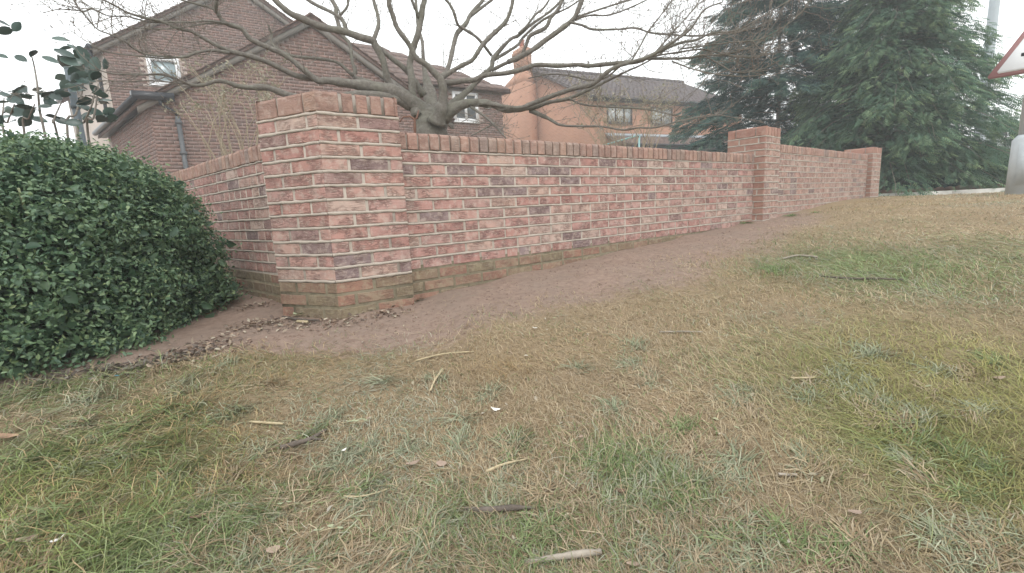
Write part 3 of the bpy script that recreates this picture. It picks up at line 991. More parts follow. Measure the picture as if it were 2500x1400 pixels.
# lean-to with its flashing
lt = MB()
za, zb2 = 3.95, 3.25
slab([op(1.0, 0, za) + on * .02, op(11, 0, za) + on * .02, op(11, 0, zb2) + on * 2.2, op(1.0, 0, zb2) + on * 2.2][::-1], .08, lt)
lean = lt.build("lean_to_roof", M_TILE2, ohouse)
ul = (op(0, 0, za) - op(0, 0, zb2) - on * 2.2); LL = np.linalg.norm(ul); ul /= LL
pantiles(lean, op(1.0, 0, zb2 + .02) + on * 2.2, od, ul, 0, 10, LL - .05, .30, .34, M_TILE2, 60)
fl = MB(); fl.prism([op(1.0, 0, za + .02) + on * .01, op(11, 0, za + .02) + on * .01, op(11, 0, za - .05) + on * .35, op(1.0, 0, za - .05) + on * .35],
                    [op(1.0, 0, za + .16) + on * .01, op(11, 0, za + .16) + on * .01, op(11, 0, za + .03) + on * .36, op(1.0, 0, za + .03) + on * .36])
fl.build("flashing", M_LEAD, ohouse)
gt = MB(); gt.tube([op(1.0, 0, zb2 - .03) + on * 2.25, op(11, 0, zb2 - .03) + on * 2.25], .06, 8); gt.obox((0, 0, 0), od, on, 1.0, 11, 2.0, 2.2, zb2 - .3, zb2 - .06)
gt.build("lean_to_gutter", M_BLACK, ohouse)
lw = MB(); lw.obox((0, 0, 0), od, on, 1.2, 11, .0, 1.9, 0, zb2 - .1); l_ = lw.build("lean_to_wall", M_ORB, ohouse); wall_uv(l_)

# ------------------------------------------------------------------ bare tree
def bark():
    m = N("tree_bark", .92, .15)
    co = m.coord("Object")
    a = m.noise(co, 3.5, 4); b = m.noise(co, 30, 5, .7); c = m.noise(m.coord("Object", (6, 6, 30)), 2.2, 5, .7)
    k = m.ramp(b, [(.3, (0.106, 0.095, 0.083)), (.55, (0.167, 0.154, 0.134)), (.75, (0.246, 0.231, 0.207))])
    k = m.mix(m.step(a, .45, .62), k, m.mix(.4, k, (.16, .165, .125)))
    k = m.mix(m.mix(1.0, m.step(c, .66, .74), (.7,) * 3, 'MULTIPLY'), k, (.40, .40, .36))
    m.color(k)
    m.bump(m.mix(.5, b, c), .7, .01)
    return m.m
M_BARK = bark()
M_TWIG = simple("twig_bark", (.20, .18, .155), .85, .3, 9, .2)
TB = at(1052, 330, 5.0)
tree = tag(empty("bare_tree", (TB[0], TB[1], gzl(TB[0], TB[1]))), "large leafless spreading tree with grey mossy trunk behind the front wall", "tree")
tl = np.array(tree.location)
TD = 5.0
# limbs as (x, y, width) in picture units, with the depth at their two ends
LIMBS = [
 # left main
 ([(1045, 285, 60), (1005, 252, 50), (960, 226, 42), (915, 212, 38), (860, 203, 27), (800, 198, 21), (768, 193, 20), (735, 166, 17), (717, 150, 16), (690, 135, 16), (650, 115, 16), (615, 95, 15), (585, 75, 14), (560, 60, 13), (540, 45, 13), (527, 30, 12), (515, 18, 8), (470, 10, 6), (400, -12, 4)], 5.0, 4.0),
 ([(527, 32, 11), (530, 10, 10), (534, -10, 9), (540, -60, 7)], 4.1, 3.9),
 ([(560, 60, 6), (515, 57, 5.5), (465, 52, 5), (400, 53, 5), (355, 53, 4.5), (310, 45, 4), (265, 35, 4), (230, 28, 6), (200, 27, 4), (150, 25, 3), (105, 32, 2)], 4.15, 3.5),
 ([(550, 60, 5), (500, 62, 4.5), (440, 68, 4), (380, 68, 4), (320, 67, 3), (290, 60, 2)], 4.15, 3.7),
 ([(770, 193, 19), (720, 178, 16), (665, 160, 15), (620, 148, 15), (560, 128, 14), (530, 115, 13), (500, 98, 11), (465, 80, 9), (430, 65, 8), (400, 55, 8), (360, 50, 8), (310, 30, 7), (290, 20, 6), (255, 0, 5), (235, -15, 4)], 4.62, 3.6),
 ([(560, 130, 10), (520, 128, 9), (480, 133, 8), (440, 138, 7), (400, 133, 6), (360, 127, 6), (330, 118, 6), (300, 100, 5), (270, 85, 5), (240, 72, 4), (220, 55, 4), (205, 40, 3), (190, 15, 3), (182, -5, 2)], 4.15, 3.3),
 ([(445, 139, 5), (400, 142, 5), (330, 140, 4.5), (290, 136, 4), (250, 125, 3), (222, 112, 2)], 3.9, 3.5),
 ([(1000, 255, 40), (960, 240, 28), (870, 236, 24), (790, 245, 22), (715, 234, 20), (650, 220, 19), (610, 213, 17), (575, 207, 14), (540, 200, 12), (500, 210, 10), (465, 212, 9), (420, 190, 7), (390, 180, 6), (350, 185, 5), (300, 180, 4), (265, 177, 3.5), (232, 168, 2.5)], 4.9, 3.7),
 ([(500, 210, 6), (440, 203, 5), (370, 198, 4), (300, 200, 3.5), (235, 196, 2.5)], 4.1, 3.8),
 ([(925, 214, 30), (885, 200, 20), (862, 188, 14), (866, 170, 12), (858, 150, 10), (850, 110, 10), (838, 88, 11), (830, 72, 13), (824, 40, 13), (818, 15, 13), (810, -8, 12), (802, -60, 9)], 4.9, 5.3),
 ([(828, 40, 9), (843, 18, 7), (852, -2, 6), (860, -40, 5)], 5.15, 5.2),
 ([(862, 186, 11), (830, 160, 9), (800, 150, 9), (756, 140, 9), (712, 132, 9), (680, 118, 8), (664, 106, 7), (661, 86, 6), (655, 60, 4)], 4.95, 4.7),
 # left-up main
 ([(962, 218, 34), (950, 198, 22), (942, 165, 20), (930, 135, 20), (918, 112, 20), (908, 100, 22), (880, 90, 20), (840, 80, 20), (780, 62, 20), (740, 45, 20), (710, 30, 18), (680, 10, 17), (655, -8, 16), (600, -50, 12)], 4.9, 4.4),
 ([(911, 100, 14), (922, 78, 12), (926, 55, 12), (922, 30, 11), (912, 0, 10), (902, -40, 8)], 4.8, 5.0),
 ([(848, 80, 14), (833, 52, 12), (800, 25, 10), (770, 10, 10), (735, -8, 9), (690, -40, 6)], 4.7, 4.9),
 ([(1035, 235, 26), (1010, 190, 17), (985, 165, 15), (950, 135, 15), (918, 110, 13)], 5.1, 4.85),
 # upright
 ([(1020, 285, 40), (1008, 245, 26), (1008, 200, 23), (1003, 160, 20), (1003, 140, 19), (1010, 115, 18), (1020, 85, 18), (1025, 50, 18), (1032, 20, 17), (1038, 0, 16), (1046, -60, 13)], 4.9, 4.9),
 ([(1021, 45, 11), (1014, 12, 9), (1004, -8, 8), (990, -50, 6)], 4.9, 4.7),
 # central fork
 ([(1066, 300, 56), (1074, 270, 42), (1081, 245, 30), (1083, 220, 25), (1078, 195, 25), (1066, 183, 21), (1040, 160, 18), (1015, 140, 17), (1000, 115, 15), (985, 90, 15), (970, 65, 16), (962, 40, 15), (955, 15, 15), (949, -12, 14), (940, -60, 11)], 4.85, 4.3),
 ([(1075, 192, 18), (1100, 175, 14), (1130, 163, 13), (1150, 150, 13), (1165, 130, 13), (1180, 112, 14), (1200, 92, 14), (1220, 68, 13), (1238, 48, 12), (1245, 30, 12), (1250, 10, 11), (1256, -20, 10), (1268, -60, 8)], 4.75, 4.9),
 ([(1076, 190, 15), (1090, 170, 13), (1100, 135, 13), (1108, 105, 14), (1120, 80, 14), (1135, 58, 14), (1145, 38, 12), (1160, 20, 11), (1176, -2, 10), (1195, -40, 8)], 4.75, 5.4),
 ([(1146, 42, 10), (1170, 22, 9), (1195, 5, 8), (1225, -20, 6)], 5.2, 5.3),
 ([(1080, 206, 20), (1120, 200, 15), (1160, 193, 15), (1190, 183, 14), (1235, 177, 14), (1290, 165, 14), (1310, 160, 13), (1360, 157, 13), (1410, 155, 12), (1440, 161, 12), (1500, 155, 12), (1560, 145, 13), (1590, 137, 12), (1620, 120, 10), (1660, 108, 8), (1700, 95, 6), (1740, 85, 5), (1800, 70, 4.5), (1850, 45, 4), (1930, 0, 3)], 4.8, 4.3),
 ([(1575, 143, 9), (1640, 147, 8), (1690, 140, 7), (1720, 137, 6), (1770, 130, 5), (1830, 118, 4), (1865, 98, 3)], 4.5, 4.2),
 # lower right
 ([(1078, 288, 44), (1110, 264, 36), (1150, 252, 26), (1200, 260, 22), (1240, 268, 20), (1300, 267, 18), (1340, 252, 13), (1390, 238, 11), (1440, 218, 9), (1490, 192, 7), (1530, 172, 6), (1580, 148, 5), (1640, 110, 4), (1690, 60, 3)], 4.85, 4.6),
 ([(1160, 253, 12), (1200, 257, 11), (1260, 263, 12), (1300, 256, 14), (1345, 237, 14), (1400, 220, 14), (1440, 204, 14), (1480, 180, 13), (1510, 164, 12), (1545, 151, 11), (1590, 137, 10), (1640, 110, 8), (1680, 75, 6), (1720, 28, 5), (1765, 5, 4)], 4.8, 4.1),
 ([(1295, 270, 16), (1340, 288, 11), (1370, 302, 8), (1420, 306, 7), (1470, 312, 6), (1520, 317, 6), (1560, 315, 5), (1600, 307, 5), (1640, 300, 4), (1700, 290, 4), (1760, 275, 3), (1795, 252, 2.5)], 4.8, 4.0),
 ([(1388, 240, 6), (1430, 255, 5), (1500, 262, 5), (1570, 265, 4.5), (1620, 273, 4), (1665, 286, 3)], 4.7, 4.3),
 # right cluster
 ([(1080, 292, 44), (1110, 258, 34), (1130, 235, 20), (1160, 210, 16), (1178, 190, 16), (1195, 162, 15), (1203, 142, 15), (1230, 110, 10), (1250, 95, 9), (1270, 82, 9), (1300, 60, 8), (1340, 30, 7), (1385, -5, 6), (1430, -40, 5)], 4.85, 5.6),
 ([(1204, 148, 10), (1240, 130, 9), (1265, 110, 8), (1282, 85, 8), (1330, 50, 7), (1390, 15, 5), (1430, -10, 4)], 5.2, 5.7),
 ([(1200, 136, 9), (1182, 110, 9), (1160, 90, 9), (1130, 73, 9), (1118, 55, 9), (1108, 30, 9), (1095, 10, 8), (1082, -8, 7), (1065, -50, 5)], 5.2, 4.8),
 ([(1200, 172, 11), (1240, 155, 10), (1270, 140, 10), (1285, 110, 10), (1291, 88, 12), (1330, 65, 12), (1345, 40, 11), (1360, 20, 10), (1374, -5, 9), (1395, -50, 6)], 5.1, 5.0),
 ([(1240, 152, 14), (1270, 138, 16), (1300, 122, 16), (1330, 95, 15), (1370, 70, 15), (1400, 45, 14), (1413, 20, 14), (1424, -4, 14), (1440, -60, 11)], 5.0, 5.1),
 ([(1266, 82, 7), (1285, 60, 7), (1310, 40, 7), (1330, 15, 6), (1350, -15, 5)], 5.3, 5.4),
 ([(1388, 54, 8), (1420, 62, 7), (1450, 70, 7), (1510, 72, 6), (1550, 65, 6), (1590, 72, 6), (1620, 82, 5), (1700, 88, 5), (1790, 80, 4), (1850, 68, 3)], 5.05, 4.6),
 ([(1402, 44, 7), (1450, 28, 6), (1520, 10, 5), (1575, -8, 4)], 5.1, 5.5),
 ([(1398, 50, 6), (1440, 45, 5.5), (1480, 40, 5), (1530, 20, 4.5), (1590, -5, 3.5)], 5.1, 4.9),
 ([(1540, 152, 6), (1562, 115, 5), (1582, 75, 5), (1612, 40, 4), (1645, -5, 3.5)], 4.5, 4.6),
 ([(1600, 128, 5), (1650, 65, 4), (1692, 18, 3.5), (1715, -15, 3)], 4.45, 4.9),
 ([(1720, 137, 5), (1760, 163, 4.5), (1800, 175, 4), (1850, 170, 3.5), (1905, 148, 2.5)], 4.4, 4.0),
 ([(1660, 120, 5), (1720, 112, 4.5), (1790, 108, 4), (1860, 95, 3.5), (1930, 55, 2.5), (1975, 12, 2)], 4.4, 4.0),
 ([(1640, 150, 5), (1690, 168, 4), (1750, 182, 4), (1810, 186, 3.5), (1870, 182, 3)], 4.4, 4.1),
 ([(1590, 138, 6), (1650, 128, 5), (1720, 125, 4.5), (1790, 130, 4), (1850, 138, 3.5), (1915, 105, 2.5)], 4.45, 4.2),
 ([(1510, 165, 6), (1480, 185, 6), (1440, 196, 6), (1400, 192, 5), (1350, 180, 4), (1290, 192, 3.5)], 4.6, 4.9),
 # back limb
 ([(1058, 280, 50), (1047, 222, 38), (1040, 190, 20), (1037, 152, 11), (1029, 100, 10), (1022, 60, 9), (1016, 10, 8), (1010, -40, 6)], 5.2, 5.9),
 # drooping right, low
 ([(1150, 262, 9), (1185, 285, 7), (1210, 310, 6), (1235, 338, 5)], 4.8, 4.4),
 ([(1210, 300, 5), (1170, 318, 4), (1150, 332, 3)], 4.6, 4.5),
]
def limb3(pts, d0, d1):
    p = np.array(pts, float)
    seg = np.r_[0, np.cumsum(np.hypot(*np.diff(p[:, :2], axis=0).T))]
    dep = d0 + (d1 - d0) * (seg / seg[-1]) ** .85
    P = np.array([at(a, b, c) for (a, b, _), c in zip(p, dep)])
    r = p[:, 2] / 2 * dep / FPX
    return P, r
tm = MB()
trk = [(1053, 430, 92), (1052, 380, 86), (1052, 335, 82), (1052, 300, 78), (1055, 280, 66), (1058, 266, 36)]
P, r = limb3(trk, TD, TD)
P = np.r_[[[P[0][0], P[0][1], gzl(*P[0][:2]) - .05]], [[P[0][0], P[0][1], gzl(*P[0][:2]) + .15]], P]
r = np.r_[r[0] * 1.55, r[0] * 1.25, r]
Ps = spline(P, 5); rs = np.interp(np.linspace(0, len(P) - 1, len(Ps)), np.arange(len(P)), r)
rs = rs * (1 + .05 * np.sin(np.arange(len(rs)) * 1.9))
tm.tube(Ps - tl, rs, 16)
tm.build("trunk", M_BARK, tree, smooth=True)
LIMB3 = []
for (pts, d0, d1) in LIMBS:
    P, r = limb3(pts, d0, d1)
    P[1:-1] += RNG.normal(0, .010, P[1:-1].shape)
    Ps = spline(P, 4); rs = np.interp(np.linspace(0, len(P) - 1, len(Ps)), np.arange(len(P)), r)
    rs = rs * .80 * (1 + RNG.normal(0, .07, len(rs)))
    mb = MB(); mb.tube(Ps - tl, rs, 10 if r.max() > .03 else 7)
    mb.build("limb", M_BARK, tree, smooth=True)
    LIMB3.append((Ps, rs))
# twigs with their buds and spurs
def grow_twigs(name, limbs, parent, org, m, dens, lmin, lmax, rad, spur=1.0, seed=3, maxr=.03, up=.35):
    g = np.random.default_rng(seed)
    mb = MB()
    def seg(P0, dr, L, r0, lev):
        n = 5
        P = [P0]
        dcur = dr
        for i in range(n):
            dcur = dcur + g.normal(0, .17, 3) + np.array([0, 0, up * .22])
            dcur /= np.linalg.norm(dcur)
            P.append(P[-1] + dcur * L / n)
        P = np.array(P)
        mb.tube(P - org, np.linspace(r0, r0 * .35, n + 1), 4, cap=False)
        b = P[-1]
        mb.tube(np.array([b - dcur * .006, b + dcur * .012, b + dcur * .024]) - org, [r0 * .5, r0 * 1.1 + .001, .0005], 4, cap=False)
        if lev > 0:
            for i in range(1, n + 1):
                for _ in range(g.poisson(1.1 * spur)):
                    q = P[i] + (P[i - 1] - P[i]) * g.random()
                    v = dcur + g.normal(0, .75, 3); v /= np.linalg.norm(v)
                    seg(q, v, L * g.uniform(.15, .45), r0 * .6, lev - 1)
    for Ps, rs in limbs:
        for i in range(1, len(Ps)):
            if rs[i] > maxr: continue
            L = np.linalg.norm(Ps[i] - Ps[i - 1])
            t = (Ps[i] - Ps[i - 1]) / (L + 1e-9)
            for _ in range(g.poisson(L * dens * (1.0 if rs[i] < .014 else .45))):
                v = t * g.uniform(.4, 1.1) + g.normal(0, .55, 3) + np.array([0, 0, up * .5]); v /= np.linalg.norm(v)
                Lt = g.uniform(lmin, lmax) * (1 if rs[i] < .02 else .6)
                seg(Ps[i - 1] + (Ps[i] - Ps[i - 1]) * g.random(), v, Lt, min(rad, rs[i] * .6 + .001), 1 if Lt > .2 else 0)
    return mb.build(name, m, parent, kind="stuff")
grow_twigs("twigs", LIMB3, tree, tl, M_TWIG, 17, .07, .60, .0034, 1.1)
# rusty sucker beside the trunk
sk = MB(); sk.tube([at(1013, 335, 4.6) - tl, at(1013, 310, 4.6) - tl, at(1012, 292, 4.6) - tl, at(1002, 285, 4.6) - tl, at(985, 286, 4.6) - tl, at(976, 298, 4.6) - tl], [.014, .014, .013, .010, .008, .006], 7)
sk.tube([at(1012, 293, 4.6) - tl, at(1018, 288, 4.6) - tl, at(1022, 270, 4.7) - tl], [.012, .010, .006], 7)
sk.build("sucker", simple("rusty_shoot", (.16, .085, .06), .8, .2, 9, .2), tree, smooth=True)

# ------------------------------------------------------------------ leaves helper
def leaf_cloud(P, Nrm, size, rng, aspect=.5, cup=.15, seg=2):
    """many leaves as small folded blades; returns V,T,attr"""
    n = len(P)
    Nrm = Nrm / (np.linalg.norm(Nrm, axis=1)[:, None] + 1e-9)
    a = rng.normal(0, 1, (n, 3)); U = np.cross(Nrm, a); U /= np.linalg.norm(U, axis=1)[:, None] + 1e-9
    W = np.cross(Nrm, U)
    L = size * rng.uniform(.7, 1.25, n)[:, None]
    wd = L * aspect * rng.uniform(.8, 1.2, n)[:, None]
    c = L * cup
    v0 = P; v1 = P + U * L * .35 + W * wd * .5 + Nrm * c; v2 = P + U * L * .7 + W * wd * .42 + Nrm * c; v3 = P + U * L
    v4 = P + U * L * .7 - W * wd * .42 + Nrm * c; v5 = P + U * L * .35 - W * wd * .5 + Nrm * c; v6 = P + U * L * .5
    V = np.stack([v0, v1, v2, v3, v4, v5, v6], 1)
    base = np.array([(0, 1, 6), (1, 2, 6), (2, 3, 6), (3, 4, 6), (4, 5, 6), (5, 0, 6)])
    T = (base[None] + (np.arange(n) * 7)[:, None, None]).reshape(-1, 3)
    return V.reshape(-1, 3), T

def leaf_mat(name, stops, rough=.45, spec=.35, trans=.25):
    m = N(name, rough, spec)
    c = m.ramp(m.attr("rnd"), stops)
    m.color(c)
    tr = m.n("BsdfTranslucent"); m.l(c, tr.inputs[0])
    mx = m.n("MixShader"); mx.inputs[0].default_value = trans
    m.l(m.b.outputs[0], mx.inputs[1]); m.l(tr.outputs[0], mx.inputs[2])
    m.l(mx.outputs[0], m.t.nodes["Material Output"].inputs[0])
    return m.m

# ------------------------------------------------------------------ clipped bush
HF = np.array([math.sin(YAW), math.cos(YAW), 0]); HR = np.array([math.cos(YAW), -math.sin(YAW), 0])
BC = np.array([CAMP[0], CAMP[1], 0]) + HR * -2.565 + HF * 2.60
bush = tag(empty("clipped_bush", (BC[0], BC[1], gzl(BC[0], BC[1]))), "large rounded evergreen bush clipped dense beside the corner pier", "bush")
bl0 = np.array(bush.location)
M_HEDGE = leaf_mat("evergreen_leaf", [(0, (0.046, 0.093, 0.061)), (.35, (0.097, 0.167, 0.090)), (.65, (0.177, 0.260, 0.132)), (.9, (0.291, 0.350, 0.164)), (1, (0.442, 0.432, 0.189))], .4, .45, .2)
def bush_surf(n, rng, inset=0.):
    v = rng.normal(0, 1, (n, 3)); v /= np.linalg.norm(v, axis=1)[:, None]
    e = 3.2
    nr = (np.abs(v[:, 0]) ** e + np.abs(v[:, 1]) ** e + np.abs(v[:, 2]) ** 3.0) ** (1 / e)
    s = v / nr[:, None]
    th = np.arctan2(v[:, 1], v[:, 0])
    lump = 1 + .034 * np.sin(23 * th + 9 * v[:, 2]) * np.sin(19 * v[:, 2] - 7 * th) + .022 * np.sin(5 * th + 3 * v[:, 2]) + .04 * np.sin(9 * th - 6 * v[:, 2] + 1) + .035 * np.sin(13 * v[:, 2] + 4 * th)
    # narrower towards the top on its right shoulder, wide low down
    zz = s[:, 2]
    sh = np.interp(zz, [-1, -.6, -.1, .35, .7, 1], [.94, .925, .89, .85, .775, .70])
    low = np.where(zz < 0, np.clip(1 - np.abs(zz) ** 2.7, .02, 1) ** (-1 / 2.7 * .8), 1)
    k = lump * sh * (1 - inset) * np.where(np.abs(zz) > .985, 1, np.minimum(low, 2.6))
    return np.c_[s[:, 0] * .735 * k, s[:, 1] * .88 * k, .485 + s[:, 2] * .565 * (1 - inset) * (1 + .02 * np.sin(7 * th))], v
rg_ = np.random.default_rng(21)
ins = np.abs(rg_.normal(0, .06, 52000)) - .085 * (rg_.random(52000) < .2) * rg_.random(52000) ** 2
P, v = bush_surf(52000, rg_, ins - .02)
# sprigs: leaves gather into small clumps
cl = rg_.integers(0, 52000, 10500)
csel = cl[rg_.integers(0, 10500, 52000)]
P = np.where(rg_.random(52000)[:, None] < .6, P[csel] * (1 + rg_.normal(0, .012, (52000, 1))) + rg_.normal(0, .019, (52000, 3)), P)
v = np.where(rg_.random(52000)[:, None] < .6, v[csel], v)
keep = (P[:, 2] > -.08) & ~((fnoise(np.arctan2(v[:, 1], v[:, 0]) * 1.0, P[:, 2] * 1.4, 6.5, 13) < -.42) & (rg_.random(len(P)) < .75))
P, v = P[keep], v[keep]
Pw = P[:, :1] * HR + P[:, 1:2] * HF + P[:, 2:] * np.array([0, 0, 1.])
vw = v[:, :1] * HR + v[:, 1:2] * HF + v[:, 2:] * np.array([0, 0, 1.])
nrm = vw * .6 + rg_.normal(0, .55, vw.shape) + np.array([0, 0, .45])
V, T = leaf_cloud(Pw, nrm, .0245, rg_, .5)
sprig = np.where(np.arange(len(keep)) >= 0, rg_.random(52000)[csel % 52000], 0)[keep]
lf = np.clip(.55 * rg_.beta(2, 2.6, len(Pw)) + .45 * sprig ** 1.3 + .18 * (fnoise(P[:, 0] * 1.0, P[:, 2] * 1.0 + P[:, 1], 5, 5)), 0, 1)
mk("foliage", V, T, M_HEDGE, bush, attrs={"rnd": np.repeat(lf, 7)}, kind="stuff")
# woody inside
g = np.random.default_rng(4)
core = MB()
for i in range(170):
    p, v = bush_surf(1, g, .14)
    p = p[0]
    q0 = np.array([p[0] * .25, p[1] * .25, .0])
    q1 = np.array([p[0] * .6, p[1] * .6, p[2] * .45])
    W = lambda q: q[0] * HR + q[1] * HF + np.array([0, 0, q[2]])
    core.tube(spline([W(q0), W(q1) + g.normal(0, .03, 3), W(p)], 3), np.linspace(.009, .003, 7), 5, cap=False)
core.build("stems", simple("dark_stem", (.06, .05, .04), .9, .3, 9, .2), bush, kind="stuff")
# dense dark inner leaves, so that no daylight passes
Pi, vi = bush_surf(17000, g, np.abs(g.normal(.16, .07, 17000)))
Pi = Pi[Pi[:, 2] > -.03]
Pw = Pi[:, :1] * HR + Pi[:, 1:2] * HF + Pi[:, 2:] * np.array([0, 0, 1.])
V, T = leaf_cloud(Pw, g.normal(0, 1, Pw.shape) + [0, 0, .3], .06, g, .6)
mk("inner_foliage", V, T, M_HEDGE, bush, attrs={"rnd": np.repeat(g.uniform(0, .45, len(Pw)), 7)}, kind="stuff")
# bare cut shoot sticking out of the face
sh = MB(); a0 = at(45, 460, 1.98) - bl0; a1 = at(65, 525, 2.05) - bl0
sh.tube([a0, (a0 + a1) / 2, a1, a1 + HF * .2], [.004, .0055, .006, .006], 6)
sh.build("cut_shoot", simple("pale_shoot", (.30, .33, .20), .8, .2, 9, .1), bush)

# ------------------------------------------------------------------ big leaved shrub behind it
M_LAUREL = leaf_mat("laurel_leaf", [(0, (.02, .042, .035)), (.5, (.045, .085, .07)), (1, (.10, .15, .13))], .3, .5, .1)
LD = 3.9
lp = at(150, 320, LD)
shrub = tag(empty("leggy_shrub", (lp[0], lp[1], gzl(lp[0], lp[1]))), "leggy big leaved evergreen shrub rising behind the clipped bush", "shrub")
sl0 = np.array(shrub.location)
stems = [[(190, 330), (205, 300), (225, 255), (232, 215)], [(215, 330), (228, 290), (236, 245), (240, 205)], [(60, 330), (70, 290), (85, 255)], [(110, 330), (97, 270), (92, 215), (84, 165), (78, 140)],
         [(10, 330), (18, 300), (35, 255)], [(165, 330), (185, 280), (200, 225), (205, 160), (205, 125)], [(140, 330), (130, 300), (150, 250)], [(-10, 320), (5, 285), (10, 240)]]
for s_ in stems:
    P = np.array([at(x, y, LD + random.uniform(-.15, .15)) for x, y in s_])
    P = np.r_[[[P[0][0], P[0][1], sl0[2]]], P] - sl0
    mb = MB(); Ps = spline(P, 4); mb.tube(Ps, np.linspace(.011, .004, len(Ps)), 6, cap=False); mb.build("stem", M_TWIG, shrub, smooth=True)
LEAFP = [(160, 118, 22, 10), (157, 130, 34, 16), (186, 127, 16, 9), (176, 150, 34, 20), (158, 158, 32, 16), (148, 146, 26, 10), (205, 132, 18, 34), (206, 150, 16, 22), (214, 175, 20, 24), (215, 195, 22, 18), (190, 162, 26, 16),
         (196, 185, 26, 14), (152, 190, 26, 10), (180, 196, 20, 10), (223, 186, 18, 20), (200, 205, 30, 12), (178, 212, 22, 12), (232, 160, 14, 30), (240, 225, 26, 12), (245, 243, 24, 16), (226, 236, 20, 12), (205, 262, 34, 9), (208, 245, 24, 8),
         (235, 275, 26, 12), (265, 272, 22, 10), (248, 290, 28, 14), (30, 222, 22, 14), (40, 230, 26, 14), (34, 242, 30, 14), (52, 222, 18, 12), (48, 248, 22, 12), (60, 262, 26, 10), (75, 235, 16, 12), (106, 233, 24, 8), (100, 224, 18, 8),
         (145, 222, 26, 16), (155, 232, 16, 12), (20, 270, 30, 16), (45, 275, 30, 14), (68, 282, 26, 14), (85, 268, 22, 10), (110, 260, 18, 8), (125, 250, 20, 10), (8, 288, 26, 14), (95, 292, 24, 12), (130, 285, 22, 12), (150, 295, 24, 12),
         (40, 66, 22, 10), (8, 56, 20, 10), (12, 76, 26, 8), (51, 143, 22, 14), (81, 130, 20, 10), (5, 137, 18, 10), (270, 290, 26, 12), (180, 300, 26, 12), (215, 292, 24, 12), (0, 222, 24, 12), (12, 232, 22, 9), (0, 250, 26, 12), (60, 298, 30, 14)]
lg = np.random.default_rng(8)
lme = []
for k in range(5):
    ns = 5
    V = []
    for i in range(ns + 1):
        u = i / ns
        wd = .30 * math.sin(math.pi * min(1, .04 + u * .96)) ** .7
        zc_ = -.18 * u * u + lg.normal(0, .01)
        V += [(u - .5, -wd, zc_ + .07), (u - .5, 0, zc_), (u - .5, wd, zc_ + .07)]
    Qd = [(i * 3 + j, i * 3 + j + 1, i * 3 + 4 + j, i * 3 + 3 + j) for i in range(ns) for j in range(2)]
    o_ = mk("leaf", np.array(V), np.array(Qd), M_LAUREL, smooth=True, attrs={"rnd": np.full(len(V), k / 4.)})
    lme.append(o_.data); bpy.data.objects.remove(o_)
for (x, y, wx, hy) in LEAFP + [(x + lg.normal(0, 14), y + lg.normal(0, 10), 24, 12) for x, y, _, _ in LEAFP[:44]]:
    d_ = LD + lg.uniform(-.3, .3)
    o = bpy.data.objects.new("leaf", lme[lg.integers(5)]); COL.objects.link(o); o.parent = shrub
    o.location = at(x, y, d_) - sl0
    big = max(wx, hy) * 1.35 * d_ / FPX
    o.scale = (big,) * 3
    yaw_ = -YAW + (0 if lg.random() < .5 else math.pi) + lg.normal(0, .5)
    o.rotation_euler = (lg.normal(.7, .45), (1.2 if hy > wx else 0) + lg.normal(.1, .35), yaw_)
# grey post standing in it
gp0 = at(192, 300, 4.1)
pm = MB(); pm.tube([(0, 0, 0), (0, 0, float(at(172, 172, 4.1)[2]) - gzl(gp0[0], gp0[1]))], [.03, .027], 12)
pm.tube([(0, 0, 1.0), (0, 0, 1.06)], [.036, .036], 12)
pm.tube([(0, 0, 1.55), (0, 0, 1.59)], [.034, .034], 12)
gp = pm.build("grey_post", simple("blue_grey_metal", (.12, .15, .17), .5, .12, 5, .05, .4), smooth=True)
gp.location = (gp0[0], gp0[1], gzl(gp0[0], gp0[1])); tag(gp, "slim blue grey metal post among the leggy shrub's big leaves", "post")

